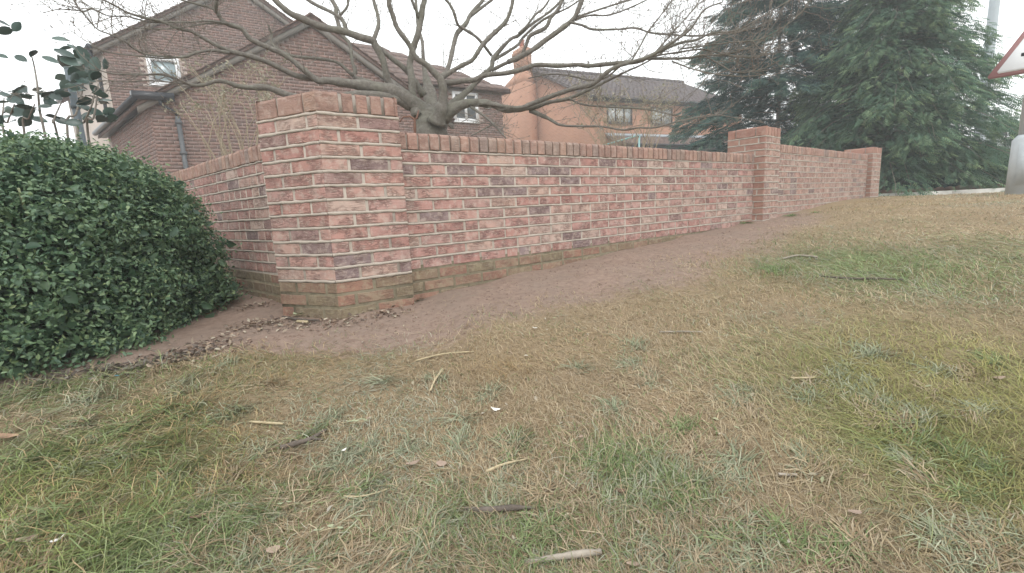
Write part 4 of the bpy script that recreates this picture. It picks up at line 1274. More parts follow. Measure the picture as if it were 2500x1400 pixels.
# ------------------------------------------------------------------ twiggy garden shrubs behind the wall
M_DRYLEAF = leaf_mat("pale_dry_leaf", [(0, (.17, .165, .11)), (.5, (.27, .26, .18)), (1, (.40, .38, .29))], .7, .2, .2)
M_STRAWSTEM = simple("straw_stem", (.30, .25, .18), .85, .25, 9, .1)
def twiggy(name, label, cx, d0, x0, x1, ytop, ybot, n, nl, seed, lean=0, lsize=.045):
    g = np.random.default_rng(seed)
    b = at(cx, ybot, d0)
    gz0 = gzl(b[0], b[1])
    o = tag(empty(name, (b[0], b[1], gz0)), label, "shrub")
    org = np.array([b[0], b[1], gz0])
    mb = MB(); LP = []
    for i in range(n):
        tx = g.uniform(x0, x1); ty = ytop + (ybot - ytop) * g.beta(1.3, 1.6) * .75
        dd = d0 + g.uniform(-.5, .5)
        tip = at(tx, ty, dd)
        st = org + np.array([g.normal(0, .12), g.normal(0, .12), 0])
        md = st * .45 + tip * .55 + np.array([0, 0, .25]) + g.normal(0, .16, 3)
        Ps = spline([st, md, tip, tip + (tip - md) * .25 + np.array([g.normal(0, .06), g.normal(0, .06), -.08])], 4)
        mb.tube(Ps - org, np.linspace(.009, .0025, len(Ps)), 4, cap=False)
        k = len(Ps)
        for _ in range(4):
            j = g.integers(k // 2, k)
            v = g.normal(0, 1, 3); v[2] = abs(v[2]) * .7; v /= np.linalg.norm(v)
            L = g.uniform(.08, .3)
            q = np.array([Ps[j], Ps[j] + v * L * .5, Ps[j] + v * L + g.normal(0, .03, 3)])
            mb.tube(q - org, [.004, .003, .0015], 3, cap=False)
            for _ in range(int(nl)):
                LP.append(q[1] + (q[2] - q[1]) * g.random() + g.normal(0, .02, 3))
    mb.build("stems", M_STRAWSTEM, o, kind="stuff")
    LP = np.array(LP)
    V, T = leaf_cloud(LP - org, g.normal(0, 1, LP.shape) + [0, 0, .3], lsize, g, .38, .1)
    mk("leaves", V, T, M_DRYLEAF, o, attrs={"rnd": np.repeat(g.random(len(LP)), 7)}, kind="stuff")
    return o
twiggy("twiggy_shrub", "straw coloured twiggy shrub in front of the brown house beside the corner pier", 590, 6.6, 430, 690, 165, 360, 30, 8, 31)
twiggy("twiggy_shrub", "pale arching shrub with dry flower heads in front of the orange house", 1535, 9.5, 1390, 1640, 200, 355, 60, 5, 32, lsize=.05)

# turquoise garden frame
M_TURQ = simple("turquoise_paint", (.27, .47, .47), .45, .06, 4, 0, .4)
tf0 = at(1556, 372, 10.5)
tb = MB(); tfo = np.array([tf0[0], tf0[1], gzl(tf0[0], tf0[1])])
tb.tube([np.array([tf0[0], tf0[1], 0]) * [1, 1, 0] + [0, 0, tfo[2]] - tfo, at(1561, 330, 10.5) * [1, 1, 1] - tfo], .020, 10)
tb.build("turquoise_frame", M_TURQ)
tfr = bpy.data.objects["turquoise_frame"]; tfr.location = tfo
tag(tfr, "turquoise metal garden frame showing over the front wall", "frame")
tb = MB(); tb.tube([at(1467, 357, 10.2) - tfo, at(1548, 334, 10.6) - tfo, at(1561, 331, 10.5) - tfo], .018, 10); tb.build("sloping_bar", M_TURQ, tfr)

# ------------------------------------------------------------------ conifers
def frond():
    """a feathery flat spray along +x"""
    V, T = [], []
    V += [(0, -.015, 0), (0, .015, 0), (1.0, 0, -.16)]; T.append((0, 1, 2))
    for k in range(4):
        u = .10 + k / 4 * .80
        for sgn in (-1, 1):
            L = .40 * (1 - u * .65)
            z = -.16 * u * u
            i = len(V)
            V += [(u, 0, z), (u + .15, sgn * .02, z), (u + L * .9, sgn * L * .85, z - .08 - .15 * L)]
            T.append((i, i + 1, i + 2))
    return np.array(V), np.array(T)
FV, FT_ = frond()
def place_fronds(P, Dr, U, L):
    n = len(P)
    Dr = Dr / np.linalg.norm(Dr, axis=1)[:, None]
    W = np.cross(U, Dr); W /= np.linalg.norm(W, axis=1)[:, None] + 1e-9
    U = np.cross(Dr, W)
    V = P[:, None] + (FV[None, :, 0:1] * Dr[:, None] + FV[None, :, 1:2] * W[:, None] + FV[None, :, 2:3] * U[:, None]) * L[:, None, None]
    T = (FT_[None] + (np.arange(n) * len(FV))[:, None, None]).reshape(-1, 3)
    return V.reshape(-1, 3), T
def conifer(name, label, base, Rfn, H, nb, droop, sl_, m, seed, per=26, z0=.4, tilt=.25, gappy=0., group=None, tr=.075):
    g = np.random.default_rng(seed)
    o = tag(empty(name, tuple(base)), label, "conifer", group)
    t = MB(); zz = np.linspace(-.1, H, 9)
    t.tube(np.c_[zz * 0 + .03 * np.sin(zz), zz * 0 + .03 * np.cos(zz * 1.3), zz], np.interp(zz, [0, H], [tr, .012]), 10)
    t.build("trunk", M_TWIG, o, smooth=True)
    PP, DD, UU, LLn, TT = [], [], [], [], []
    bm_ = MB()
    nin = int(nb * .5)
    for i in range(nb + nin):
        if i >= nb: i = g.uniform(0, nb)
        h = z0 + (H - z0) * (1 - (1 - (i + g.random()) / nb) ** 1.0)
        az = i * 2.39996 + g.normal(0, .3)
        L = Rfn(h) * (g.uniform(.72, 1.12) if isinstance(i, int) else g.uniform(.2, .6))
        if L < .1: L = .1
        out_ = np.array([math.cos(az), math.sin(az), 0])
        n = 7
        u = np.linspace(0, 1, n)
        P = out_ * (u * L)[:, None] + np.array([0, 0, 1.]) * (h + tilt * L * u - droop * L * u ** 2.2)[:, None] + g.normal(0, .03, (n, 3)) * u[:, None]
        bm_.tube(P, np.linspace(.012 * L / 2 + .004, .003, n), 4, cap=False)
        k = int(per * max(.35, L / 2.5))
        uu = 1 - g.beta(1.0, 1.7, k) * .93
        q = np.stack([np.interp(uu, u, P[:, c]) for c in range(3)], 1)
        side = np.cross(np.array([0, 0, 1.]), out_)
        sg = g.choice([-1, 1], k)
        spread = (.16 + .30 * np.abs(g.normal(0, 1, k))) * (1 - uu * .45) * L * .36
        q = q + side * (sg * spread)[:, None] + g.normal(0, .05, (k, 3))
        q[:, 2] -= spread * .25
        dr = out_ * g.uniform(.4, 1.1, k)[:, None] + side * (sg * g.uniform(.1, .9, k))[:, None] + np.array([0, 0, 1.]) * (tilt * .4 - droop * 1.0 * uu + g.normal(-.05, .2, k))[:, None]
        PP.append(q); DD.append(dr); UU.append(np.tile([0, 0, 1.], (k, 1)) + g.normal(0, .25, (k, 3)))
        LLn.append(sl_ * g.uniform(.7, 1.35, k))
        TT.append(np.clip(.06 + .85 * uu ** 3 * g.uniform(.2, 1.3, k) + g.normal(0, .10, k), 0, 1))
    V, T = place_fronds(np.concatenate(PP), np.concatenate(DD), np.concatenate(UU), np.concatenate(LLn))
    bm_.build("boughs", M_TWIG, o, kind="stuff")
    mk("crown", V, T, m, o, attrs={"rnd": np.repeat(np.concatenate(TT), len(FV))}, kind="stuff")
    return o
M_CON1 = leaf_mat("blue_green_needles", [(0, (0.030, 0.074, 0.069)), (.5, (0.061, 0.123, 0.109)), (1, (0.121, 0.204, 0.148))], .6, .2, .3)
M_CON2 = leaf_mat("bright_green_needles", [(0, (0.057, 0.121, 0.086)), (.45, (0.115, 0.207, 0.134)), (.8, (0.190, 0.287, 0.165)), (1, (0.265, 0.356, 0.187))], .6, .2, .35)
c2b = at(2155, 460, 12.5); c2b[2] = gzl(c2b[0], c2b[1])
conifer("conifer", "broad light green conifer with drooping sprays behind the end pier", c2b, lambda h: float(np.interp(h, [0, .5, 2, 3.5, 5.2, 8.6], [2.6, 2.85, 2.75, 2.05, 1.25, .05])), 8.2, 380, .55, .212, M_CON2, 41, per=185, z0=.7, tilt=.22)
c1b = at(1890, 460, 15.0); c1b[2] = gzl(c1b[0], c1b[1])
conifer("conifer", "tall dark blue green conifer with layered boughs behind the middle pier", c1b, lambda h: float(np.interp(h, [0, 1.5, 3, 4.5, 7, 11.5], [3.1, 3.1, 2.9, 2.35, 1.9, .1])), 11.5, 175, .28, .285, M_CON1, 42, per=210, z0=1.3, tilt=.1, gappy=1.)
c3b = at(1640, 400, 19); c3b[2] = gzl(c3b[0], c3b[1])
c4b = at(2440, 440, 16.5); c4b[2] = gzl(c4b[0], c4b[1]) - .9
conifer("conifer", "low bushy conifer at the far right behind the signpost", c4b, lambda h: float(np.interp(h, [0, 1, 2, 3.2], [1.3, 1.4, 1.0, .1])), 3.2, 60, .3, .24, M_CON2, 44, per=110, z0=.2)

# low dense hedge in the conifers' shade
h0 = at(2120, 452, 13.6); h1 = at(2450, 448, 12.6)
hl_ = np.hypot(h1[0] - h0[0], h1[1] - h0[1]); ha = math.atan2(h1[1] - h0[1], h1[0] - h0[0])
hedge = tag(empty("low_hedge", (h0[0], h0[1], gzl(h0[0], h0[1])), ha), "low dark green hedge in shade beneath the broad conifer beyond the kerb", "hedge")
g = np.random.default_rng(90)
n = 9000
P = np.c_[g.uniform(0, hl_, n), np.abs(g.normal(0, .09, n)) + .04 * np.sin(np.linspace(0, 60, n)), g.uniform(0, .95, n)]
top = g.random(n) < .25
P[top, 2] = .95 + g.normal(0, .05, top.sum()); P[top, 1] = g.uniform(0, .7, top.sum())
V, T = leaf_cloud(P, np.c_[g.normal(0, .5, n), -np.ones(n), g.normal(.5, .5, n)], .085, g, .5)
mk("foliage", V, T, M_CON1, hedge, attrs={"rnd": np.repeat(g.uniform(0, .6, n), 7)}, kind="stuff")
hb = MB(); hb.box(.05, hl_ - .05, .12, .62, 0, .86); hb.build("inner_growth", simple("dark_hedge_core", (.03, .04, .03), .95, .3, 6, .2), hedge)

# dark close-boarded fence behind the conifers
M_FENCE = simple("dark_fence_board", (.075, .055, .042), .9, .3, 7, .3)
f0 = at(2090, 450, 16.8); f1 = at(2620, 445, 14.4)
fl_ = np.hypot(f1[0] - f0[0], f1[1] - f0[1]); fa = math.atan2(f1[1] - f0[1], f1[0] - f0[0])
fence = tag(empty("timber_fence", (f0[0], f0[1], gzl(f0[0], f0[1])), fa), "dark brown timber fence standing in shade under the conifers", "fence")
fbm = MB(); fbm.box(-.068, .068, -.01, .012, 0, 1.15)
fo_ = fbm.build("board", M_FENCE); fme = fo_.data; bpy.data.objects.remove(fo_)
for i in range(int(fl_ / .15)):
    o = bpy.data.objects.new("board", fme); COL.objects.link(o); o.parent = fence
    o.location = (i * .15 + .07, random.uniform(-.004, .004), random.uniform(-.02, .02)); o.rotation_euler = (0, random.uniform(-.01, .01), 0)
rl = MB(); rl.box(0, fl_, .014, .06, .25, .33); rl.box(0, fl_, .014, .06, .85, .93); rl.build("rail", M_FENCE, fence)
for i in range(4):
    pb = MB(); xx = i * fl_ / 3.001; pb.box(xx - .05, xx + .05, .062, .16, -.1, 1.2); pb.build("post", M_FENCE, fence)

# ------------------------------------------------------------------ kerb, path, edging
M_CONC = simple("pale_concrete", (.55, .53, .49), .9, .15, 6, .2)
M_TERRA = simple("red_edging", (.32, .19, .15), .85, .25, 6, .2)
k0 = at(2085, 478, 11.0); k1 = at(2680, 468, 9.4)
kl = np.hypot(k1[0] - k0[0], k1[1] - k0[1]); ka = math.atan2(k1[1] - k0[1], k1[0] - k0[0])
kz = .465
path = mk("path", *(lambda b: (np.concatenate(b.V), np.concatenate(b.Q)))(MB().box(-.4, kl + 30, .127, 1.5, -.5, -.012)), M_CONC, kind="structure")
path.location = (k0[0], k0[1], kz); path.rotation_euler = (0, 0, ka)
kb = MB(); kb.prism([(.003, 0, -.5), (.90, 0, -.5), (.90, .125, -.5), (.003, .125, -.5)], [(.003, .012, 0), (.90, .012, 0), (.90, .125, 0), (.003, .125, 0)])
ko = kb.build("kerb_stone", M_CONC); kme = ko.data; bpy.data.objects.remove(ko)
for i in range(-1, int(kl / .905) + 3):
    o = bpy.data.objects.new("kerb_stone", kme); COL.objects.link(o); o.parent = path
    o.location = (i * .905, random.uniform(-.006, .006), random.uniform(-.004, .004))
eb = MB()
ed_ = [(-.09, 0), (-.09, .07), (-.055, .10), (0, .115), (.055, .10), (.09, .07), (.09, 0)]
eb.prism([(a, 0, b) for a, b in ed_][::-1], [(a, .05, b) for a, b in ed_][::-1])
eo_ = eb.build("edging_tile", M_TERRA); eme = eo_.data; bpy.data.objects.remove(eo_)
edg = tag(empty("scalloped_edging", (k0[0], k0[1], kz - .02), ka), "row of reddish scalloped edging tiles behind the pale kerb", "edging")
for i in range(18):
    o = bpy.data.objects.new("edging_tile", eme); COL.objects.link(o); o.parent = edg
    o.location = (.6 + i * .19, 1.55, random.uniform(-.01, .01)); o.rotation_euler = (random.uniform(-.05, .05), random.uniform(-.04, .04), 0)

# ------------------------------------------------------------------ sign column and lamp column
M_GALV = simple("galvanised_steel", (.45, .49, .51), .5, .1, 4, .06, .4)
M_PAINTG = simple("grey_column_paint", (.31, .35, .37), .55, .1, 3, .05, .4)
sp = at(2498, 470, 6.0); szg = gzl(sp[0], sp[1])
col_ = tag(empty("sign_column", (sp[0], sp[1], szg)), "grey steel column with a wide base carrying the triangular warning sign", "column")
cb = MB(); bh = float(at(2490, 332, 6.0)[2]) - szg
cb.tube([(0, 0, -.05), (0, 0, bh - .06), (0, 0, bh)], [.168, .162, .115], 20); cb.build("base", M_GALV, col_, smooth=False)
cb = MB(); cb.tube([(0, 0, bh - .01), (0, 0, 5.2)], [.112, .09], 18); cb.build("shaft", M_GALV, col_, smooth=True)
cb = MB()
cdir = np.array([CAMP[0] - sp[0], CAMP[1] - sp[1], 0]); cdir /= np.linalg.norm(cdir); crt = np.array([-cdir[1], cdir[0], 0])
cb.obox((0, 0, 0), crt, cdir, -.085, .085, .12, .171, .12, .62); cb.build("access_door", M_GALV, col_)
for z in (1.62, 2.02):
    cb = MB(); cb.tube([(0, 0, z), (0, 0, z + .05)], .118, 16); cb.build("clamp", M_GALV, col_)
sgn = tag(empty("warning_sign", (sp[0] + cdir[0] * .14, sp[1] + cdir[1] * .14, 0)), "white triangular warning sign with red border on the grey column", "sign")
zl = float(at(2425, 195, 6.0)[2]); sw = .93
tri = [(-sw / 2, zl), (sw / 2, zl), (0, zl + sw * .866)]
def tripts(sc, off):
    c = np.array([0, zl + sw * .866 / 3]); o = []
    for i in range(3):
        a, b, cc = [np.array(tri[(i + k) % 3]) for k in (-1, 0, 1)]
        p = c + (b - c) * sc
        for q in (a, cc):
            e_ = (q - b) / np.linalg.norm(q - b)
            o.append(p + e_ * .035 * sc)
    return [tuple(crt * p[0] + cdir * off + np.array([0, 0, p[1]])) for p in o]
M_RED = simple("sign_red", (.27, .13, .125), .4, .1, 3, 0, .4)
M_SWHITE = simple("sign_white", (.74, .76, .77), .4, .04, 3, 0, .4)
mb = MB(); mb.prism(tripts(1.0, 0), tripts(1.0, .004)); mb.build("plate", M_GALV, sgn)
mb = MB(); mb.prism(tripts(1.0, .0045), tripts(1.0, .006)); mb.build("red_border", M_RED, sgn)
mb = MB(); mb.prism(tripts(.81, .0065), tripts(.81, .008)); mb.build("white_face", M_SWHITE, sgn)
mb = MB(); mb.obox((0, 0, 0), crt, cdir, -.17, .12, .0085, .010, zl + .21, zl + .25); mb.build("black_mark", M_BLACK, sgn)

lq = at(2402, 235, 16.0); lzg = gzl(lq[0], lq[1])
lamp = tag(empty("lamp_column", (lq[0], lq[1], lzg)), "tall pale grey lamp column rising behind the light green conifer", "lamp column")
cb = MB(); cb.tube([(0, 0, -.1), (0, 0, 1.3), (0, 0, 1.35), (0, 0, 9)], [.19, .19, .16, .125], 16); cb.build("shaft", M_PAINTG, lamp, smooth=True)

# pale bare tree far behind on the right
g = np.random.default_rng(77)
bp = at(2475, 420, 34); bz = gzl(bp[0], bp[1])
bt = tag(empty("distant_tree", (bp[0], bp[1], bz)), "pale bare tree in the distance between the conifer and sign column", "tree")
mb = MB(); mb.tube([(0, 0, 0), (.05, 0, 2), (0, .1, 4)], [.16, .12, .06], 8); mb.build("trunk", M_BARK, bt, smooth=True)
lims = []
for i in range(34):
    h = g.uniform(1.4, 4.2); az = g.uniform(0, 6.28); L = g.uniform(.8, 2.0)
    dv = np.array([math.cos(az), math.sin(az), g.uniform(.5, 1.5)]); dv /= np.linalg.norm(dv)
    P0 = np.array([0, 0, h])
    lims.append((spline([P0, P0 + dv * L * .5 + g.normal(0, .1, 3), P0 + dv * L + np.array([0, 0, .2])], 4) + np.array([bp[0], bp[1], bz]), np.linspace(.03, .008, 9)))
mb = MB()
for P, r_ in lims: mb.tube(P - np.array([bp[0], bp[1], bz]), r_, 5, cap=False)
mb.build("limbs", M_BARK, bt, kind="stuff")
grow_twigs("twigs", lims, bt, np.array([bp[0], bp[1], bz]), M_TWIG, 5, .3, .9, .008, .7, 5)

# ------------------------------------------------------------------ grass
def grass_mat():
    m = N("grass_blade", .7, .25)
    c = m.attr("tint", "Color")
    m.color(c)
    tr = m.n("BsdfTranslucent"); m.l(c, tr.inputs[0])
    mx = m.n("MixShader"); mx.inputs[0].default_value = .2
    m.l(m.b.outputs[0], mx.inputs[1]); m.l(tr.outputs[0], mx.inputs[2])
    m.l(mx.outputs[0], m.t.nodes["Material Output"].inputs[0])
    return m.m
M_BLADE = grass_mat()
def blades(P, az, L, wd, lift, col, g, curl=.5):
    """lying and half lying blades: root, two bends, tip"""
    n = len(P)
    V = np.zeros((n, 7, 3))
    a = az.copy(); pos = np.c_[P[:, 0], P[:, 1]]
    hs = [0., lift * .75, lift, lift * g.uniform(.3, 1.0, n)]
    base = None
    for k in range(4):
        z = gz(pos[:, 0], pos[:, 1]) + hs[k] + .001
        wk = wd * (1, .9, .65, 0)[k]
        nx, ny = -np.sin(a) * wk / 2, np.cos(a) * wk / 2
        if k < 3:
            V[:, k * 2] = np.c_[pos[:, 0] + nx, pos[:, 1] + ny, z]
            V[:, k * 2 + 1] = np.c_[pos[:, 0] - nx, pos[:, 1] - ny, z + wk * .25]
        else:
            V[:, 6] = np.c_[pos, z]
        a = a + g.normal(0, curl, n)
        st = L / 3 * np.sqrt(np.clip(1 - (lift / L) ** 2 * .5, .15, 1))
        pos = pos + np.c_[np.cos(a) * st, np.sin(a) * st]
    i = (np.arange(n) * 7)[:, None, None]
    Qd = (np.array([(0, 1, 3, 2), (2, 3, 5, 4)])[None] + i).reshape(-1, 4)
    T = (np.array([(4, 5, 6)])[None] + i).reshape(-1, 3)
    return V.reshape(-1, 3), [T, Qd], np.repeat(col, 7, 0)

STRAW = np.array([(0.384, 0.309, 0.197), (0.459, 0.376, 0.257), (0.327, 0.245, 0.149), (0.385, 0.316, 0.224), (0.283, 0.209, 0.129)])
GREENC = np.array([(0.167, 0.222, 0.083), (0.218, 0.276, 0.121), (0.132, 0.180, 0.072), (0.270, 0.312, 0.160)])
GREYG = np.array([(0.310, 0.328, 0.241), (0.380, 0.380, 0.302), (0.253, 0.282, 0.196)])
def blade_col(x, y, g):
    n = len(x)
    gm = green_mask(x, y)
    gy = sm(.1, .75, fnoise(x, y, 2.2, 17) + .1)
    r1 = g.random(n)
    c = STRAW[g.integers(0, len(STRAW), n)]
    c = np.where((r1 < np.maximum(gy * .55, gm * .35))[:, None], GREYG[g.integers(0, 3, n)], c)
    c = np.where((g.random(n) < gm ** 1.3 * .85 + .04)[:, None], GREENC[g.integers(0, 4, n)], c)
    warm = sm(.1, .7, fnoise(x, y, 1.6, 29))[:, None]
    c = c * (1 - warm * np.array([.02, .10, .28]))
    ol = np.zeros(n)
    for cc, rr_ in OLIVE: ol = np.maximum(ol, blob(x, y, cc, rr_))
    c = c * (1 - .75 * ol[:, None]) + np.array([.285, .27, .085]) * (.75 * ol[:, None])
    bl = 1 + .22 * fnoise(x, y, 4.5, 71)[:, None]
    return np.clip(c * bl * g.uniform(.72, 1.22, (n, 1)), 0, 1)

g = np.random.default_rng(55)
def scatter(n, rmin, rmax, power):
    """more blades close to where one stands on the verge, fewer further off"""
    u = g.random(n)
    e = 2 - power
    r = (rmin ** e + u * (rmax ** e - rmin ** e)) ** (1 / e)
    th = g.uniform(R(-28), R(108), n)              # compass bearing from the viewer
    return CAMP[0] + r * np.sin(th), CAMP[1] + r * np.cos(th), r
x, y, r = scatter(430000, .45, 13, 1.3)
s_ = soil_mask(x, y)
inb = (((x - BC[0]) * HR[0] + (y - BC[1]) * HR[1]) / .62) ** 2 + (((x - BC[0]) * HF[0] + (y - BC[1]) * HF[1]) / .58) ** 2 < 1
behind = (y > .0) | ((x < -.1) & (y > -.1 - .0 * x) & (x > -.7))
far = np.hypot(x - k0[0], y - k0[1]) > 0
kerbside = (x - k0[0]) * -math.sin(ka) + (y - k0[1]) * math.cos(ka) < -.02
keep = (g.random(len(x)) > s_ ** 1.1 * .985) & ~inb & kerbside & ((y < -.05) | ((x < -.75) & (y < .5)) | ((x > 9.9)))
x, y, r = x[keep], y[keep], r[keep]
flow = 2.4 * fnoise(x, y, 3.1, 41) + .5 + g.normal(0, .85, len(x)) + math.pi * (g.random(len(x)) < .3)
thick = np.clip(1 + .75 * fnoise(x, y, 5.5, 83), .3, 1.9)
gm = green_mask(x, y)
L = g.uniform(.020, .060, len(x)) * (1 + 1.7 * gm) * np.clip(1.1 - .04 * r, .5, 1)
wd = g.uniform(.0010, .0021, len(x)) * np.clip(.75 + .28 * r, 1, 3)
lift = thick * np.abs(g.normal(.006, .007, len(x))) * (1 + .9 * gm)
V, F, C = blades(np.c_[x, y], flow, L, wd, lift, blade_col(x, y, g), g, .48 - .28 * gm)
mk("grass", V, F, M_BLADE, attrs={"tint": C}, kind="stuff")
bpy.data.objects["grass"]["label"] = "matted dry and green grass over the sloping verge"
# longer tufts
TUFTS = [(215, 985, 1.0, 'y'), (230, 1345, 1.1, 'g'), (60, 1130, 1.0, 'g'), (330, 1110, .8, 'g'), (1050, 1295, .7, 'y'), (1590, 1165, .8, 'y'), (1500, 1130, .7, 'g'), (2230, 1085, .8, 'g'), (1890, 662, .9, 'g'),
         (1550, 845, .6, 'y'), (1120, 1090, .6, 'y'), (800, 1030, .6, 'y'), (420, 1160, .7, 'g'), (120, 1270, .9, 'g'), (560, 1010, .7, 'y'), (1280, 1340, .8, 'g'), (1700, 1190, .6, 'y'), (1800, 1130, .6, 'y'), (2120, 870, .9, 'y'),
         (100, 960, .7, 'g'), (600, 1260, .6, 'g'), (2330, 1120, .7, 'g'), (1500, 1000, .5, 'y'), (900, 1230, .5, 'y'), (20, 1330, .9, 'g'), (1130, 690, .35, 'y'), (1820, 545, .5, 'g'), (1930, 528, .6, 'g'), (1990, 520, .5, 'g'), (1740, 560, .4, 'g'), (1010, 735, .4, 'y')]
AP = []
tg = np.random.default_rng(19)
TUFTS = TUFTS + [(tg.uniform(-20, 2480), 1400 - 520 * tg.random() ** 1.3, tg.uniform(.3, .6), 'gyyss'[tg.integers(5)]) for _ in range(170)]
for (tx, ty, sc, kd) in TUFTS:
    p = ground(tx, ty); dpt = (p - CAMP) @ FWD
    n = int(130 * sc)
    rr = np.abs(g.normal(0, .07, n)) * sc; fl0 = g.uniform(-.5, .9); th = g.uniform(0, 6.28, n)
    px_, py_ = p[0] + rr * np.cos(th), p[1] + rr * np.sin(th)
    AP.append((px_, py_, fl0 + g.choice([0, math.pi], n, p=[.75, .25]) + g.normal(0, .55, n), g.uniform(.06, .15, n) * (.5 + .5 * sc), np.full(n, .003 * np.clip(dpt / 2, 1, 2)), np.abs(g.normal(.016, .012, n)) * sc,
               (GREENC[g.integers(0, 4, n)] if kd == 'g' else STRAW[g.integers(0, 5, n)] if kd == 's' else GREYG[g.integers(0, 3, n)] * np.array([.95, .97, .86])) * g.uniform(.75, 1.15, (n, 1))))
c_ = [np.concatenate([a[i] for a in AP]) for i in range(7)]
V, F, C = blades(np.c_[c_[0], c_[1]], c_[2], c_[3], c_[4], c_[5], c_[6], g, .35)
to = mk("grass_tufts", V, F, M_BLADE, attrs={"tint": C}, kind="stuff")
to["label"] = "longer grey green tufts of grass on the verge"

# crumbs of earth, leaf litter and straw on the bare soil
n = 8500
x, y, r = scatter(n * 4, .8, 8, 1.2)
s_ = soil_mask(x, y)
k = (s_ > .5) & (y < -.02) & (y > -1.3)
x, y = x[k][:n], y[k][:n]
sz = np.abs(g.normal(.0035, .003, len(x))) + .0012 + (g.random(len(x)) < .03) * g.uniform(0, .012, len(x))
V0 = np.array([(1, 0, 0), (-.5, .8, 0), (-.5, -.8, 0), (0, 0, .9)])
th = g.uniform(0, 6.28, len(x)); ca, sa = np.cos(th), np.sin(th)
V = np.zeros((len(x), 4, 3))
for i in range(4):
    V[:, i, 0] = x + sz * (V0[i, 0] * ca - V0[i, 1] * sa); V[:, i, 1] = y + sz * (V0[i, 0] * sa + V0[i, 1] * ca) * .8; V[:, i, 2] = gz(x, y) + sz * V0[i, 2] * .8
T = (np.array([(0, 1, 3), (1, 2, 3), (2, 0, 3)])[None] + (np.arange(len(x)) * 4)[:, None, None]).reshape(-1, 3)
o = mk("soil_crumbs", V.reshape(-1, 3), T, simple("soil_crumb", (.19, .13, .10), .95, .4, 3, 0), kind="stuff")

def litter(pts, n, spread, size, cols, seed, name, label):
    g = np.random.default_rng(seed)
    P = []
    for (a, b) in pts:
        p = ground(a, b)
        P.append(np.c_[g.normal(p[0], spread, n), g.normal(p[1], spread * .8, n)])
    P = np.concatenate(P)
    z = gz(P[:, 0], P[:, 1]) + g.uniform(.002, .012, len(P))
    V, T = leaf_cloud(np.c_[P, z], np.tile([0, 0, 1.], (len(P), 1)) + g.normal(0, .35, (len(P), 3)), size, g, .42, .12)
    C = np.array(cols)[g.integers(0, len(cols), len(P))] * g.uniform(.8, 1.2, (len(P), 1))
    o = mk(name, V, T, M_BLADE, attrs={"tint": np.repeat(C, 7, 0)}, kind="stuff"); o["label"] = label
    return o
BR = [(.30, .22, .16), (.38, .31, .24), (.22, .15, .11), (.42, .37, .29), (.15, .11, .09)]
litter([(520, 835), (560, 850), (600, 800), (640, 790), (690, 790), (740, 790), (480, 860), (430, 880), (800, 795), (620, 750), (590, 700), (870, 780), (950, 765)], 55, .07, .028, BR, 61, "leaf_litter", "dry brown leaf litter at the foot of the corner pier and bush")
litter([(330, 895), (380, 885), (440, 872), (500, 855), (260, 905), (200, 915), (100, 930)], 45, .06, .03, [(.11, .09, .075), (.16, .13, .11), (.22, .2, .17)], 62, "leaf_litter", "dark leaf litter under the edge of the clipped bush")  # darker leaf colours along the bush's edge
litter([(x_, y_) for x_ in range(700, 2300, 200) for y_ in (780, 860, 980, 1120, 1280)], 6, .18, .020, [(.36, .32, .23), (.33, .25, .18), (.42, .38, .31), (.28, .29, .18)], 63, "leaf_litter", "scattered small leaf fragments over the dry grass")

# ------------------------------------------------------------------ single things lying on the verge
M_DTWIG = simple("dark_dead_wood", (.115, .095, .08), .9, .35, 25, .5)
M_PTWIG = simple("grey_dead_wood", (.30, .265, .22), .9, .25, 25, .4)
M_STRAW = simple("dry_straw", (.42, .35, .225), .8, .15, 20, .1)
def stick(name, label, pts, wpx, m, cat="stick", lift=.006, fork=None):
    G = [ground(a, b) for a, b in pts]
    dpt = np.mean([(p - CAMP) @ FWD for p in G])
    w_ = np.atleast_1d(np.array(wpx, float))
    Ps = spline(G, 5)
    r_ = np.interp(np.linspace(0, 1, len(Ps)), np.linspace(0, 1, len(w_)), w_) / 2 * dpt / FPX
    Ps[:, 2] = gz(Ps[:, 0], Ps[:, 1]) + r_ * .8 + lift
    Ps[:, 2] = Ps[:, 2].mean() + (Ps[:, 2] - Ps[:, 2].mean()) * .4 + .002
    org = Ps[len(Ps) // 2].copy(); org[2] -= r_.mean()
    mb = MB(); mb.tube(Ps - org, r_ * (1 + RNG.normal(0, .07, len(r_))), 8)
    if fork:
        F_ = spline([ground(a, b) for a, b in fork], 4); F_[:, 2] = gz(F_[:, 0], F_[:, 1]) + lift + r_.mean()
        mb.tube(F_ - org, np.linspace(r_.mean() * .8, r_.mean() * .4, len(F_)), 6)
    o = mb.build(name, m, smooth=True); o.location = org
    return tag(o, label, cat)
stick("dead_stick", "dark knobbly stick with pale broken end lying on green grass", [(685, 1103), (722, 1094), (762, 1080), (797, 1056)], [11, 13, 10, 6], M_DTWIG, fork=[(765, 1080), (790, 1083)])
stick("dead_stick", "thick smooth grey brown stick tapering to the right, low centre of the verge", [(1134, 1247), (1185, 1256), (1250, 1254), (1303, 1255)], [10, 15, 16, 5], M_DTWIG)
stick("dead_stick", "pale grey straight stick at the bottom edge of the picture", [(1280, 1383), (1340, 1377), (1400, 1370), (1468, 1362)], [12, 15, 18, 17], M_PTWIG)
stick("straw_stalk", "broad yellow straw stalk with a short side stub", [(1188, 1160), (1232, 1142), (1288, 1128)], [8, 7, 3], M_STRAW, "straw", fork=[(1240, 1125), (1262, 1135)])
stick("straw_stalk", "pale bent stalk with a broken head below the bare soil", [(1052, 964), (1062, 935), (1082, 906)], [5, 5, 7], M_STRAW, "straw", fork=[(1062, 935), (1058, 910)])
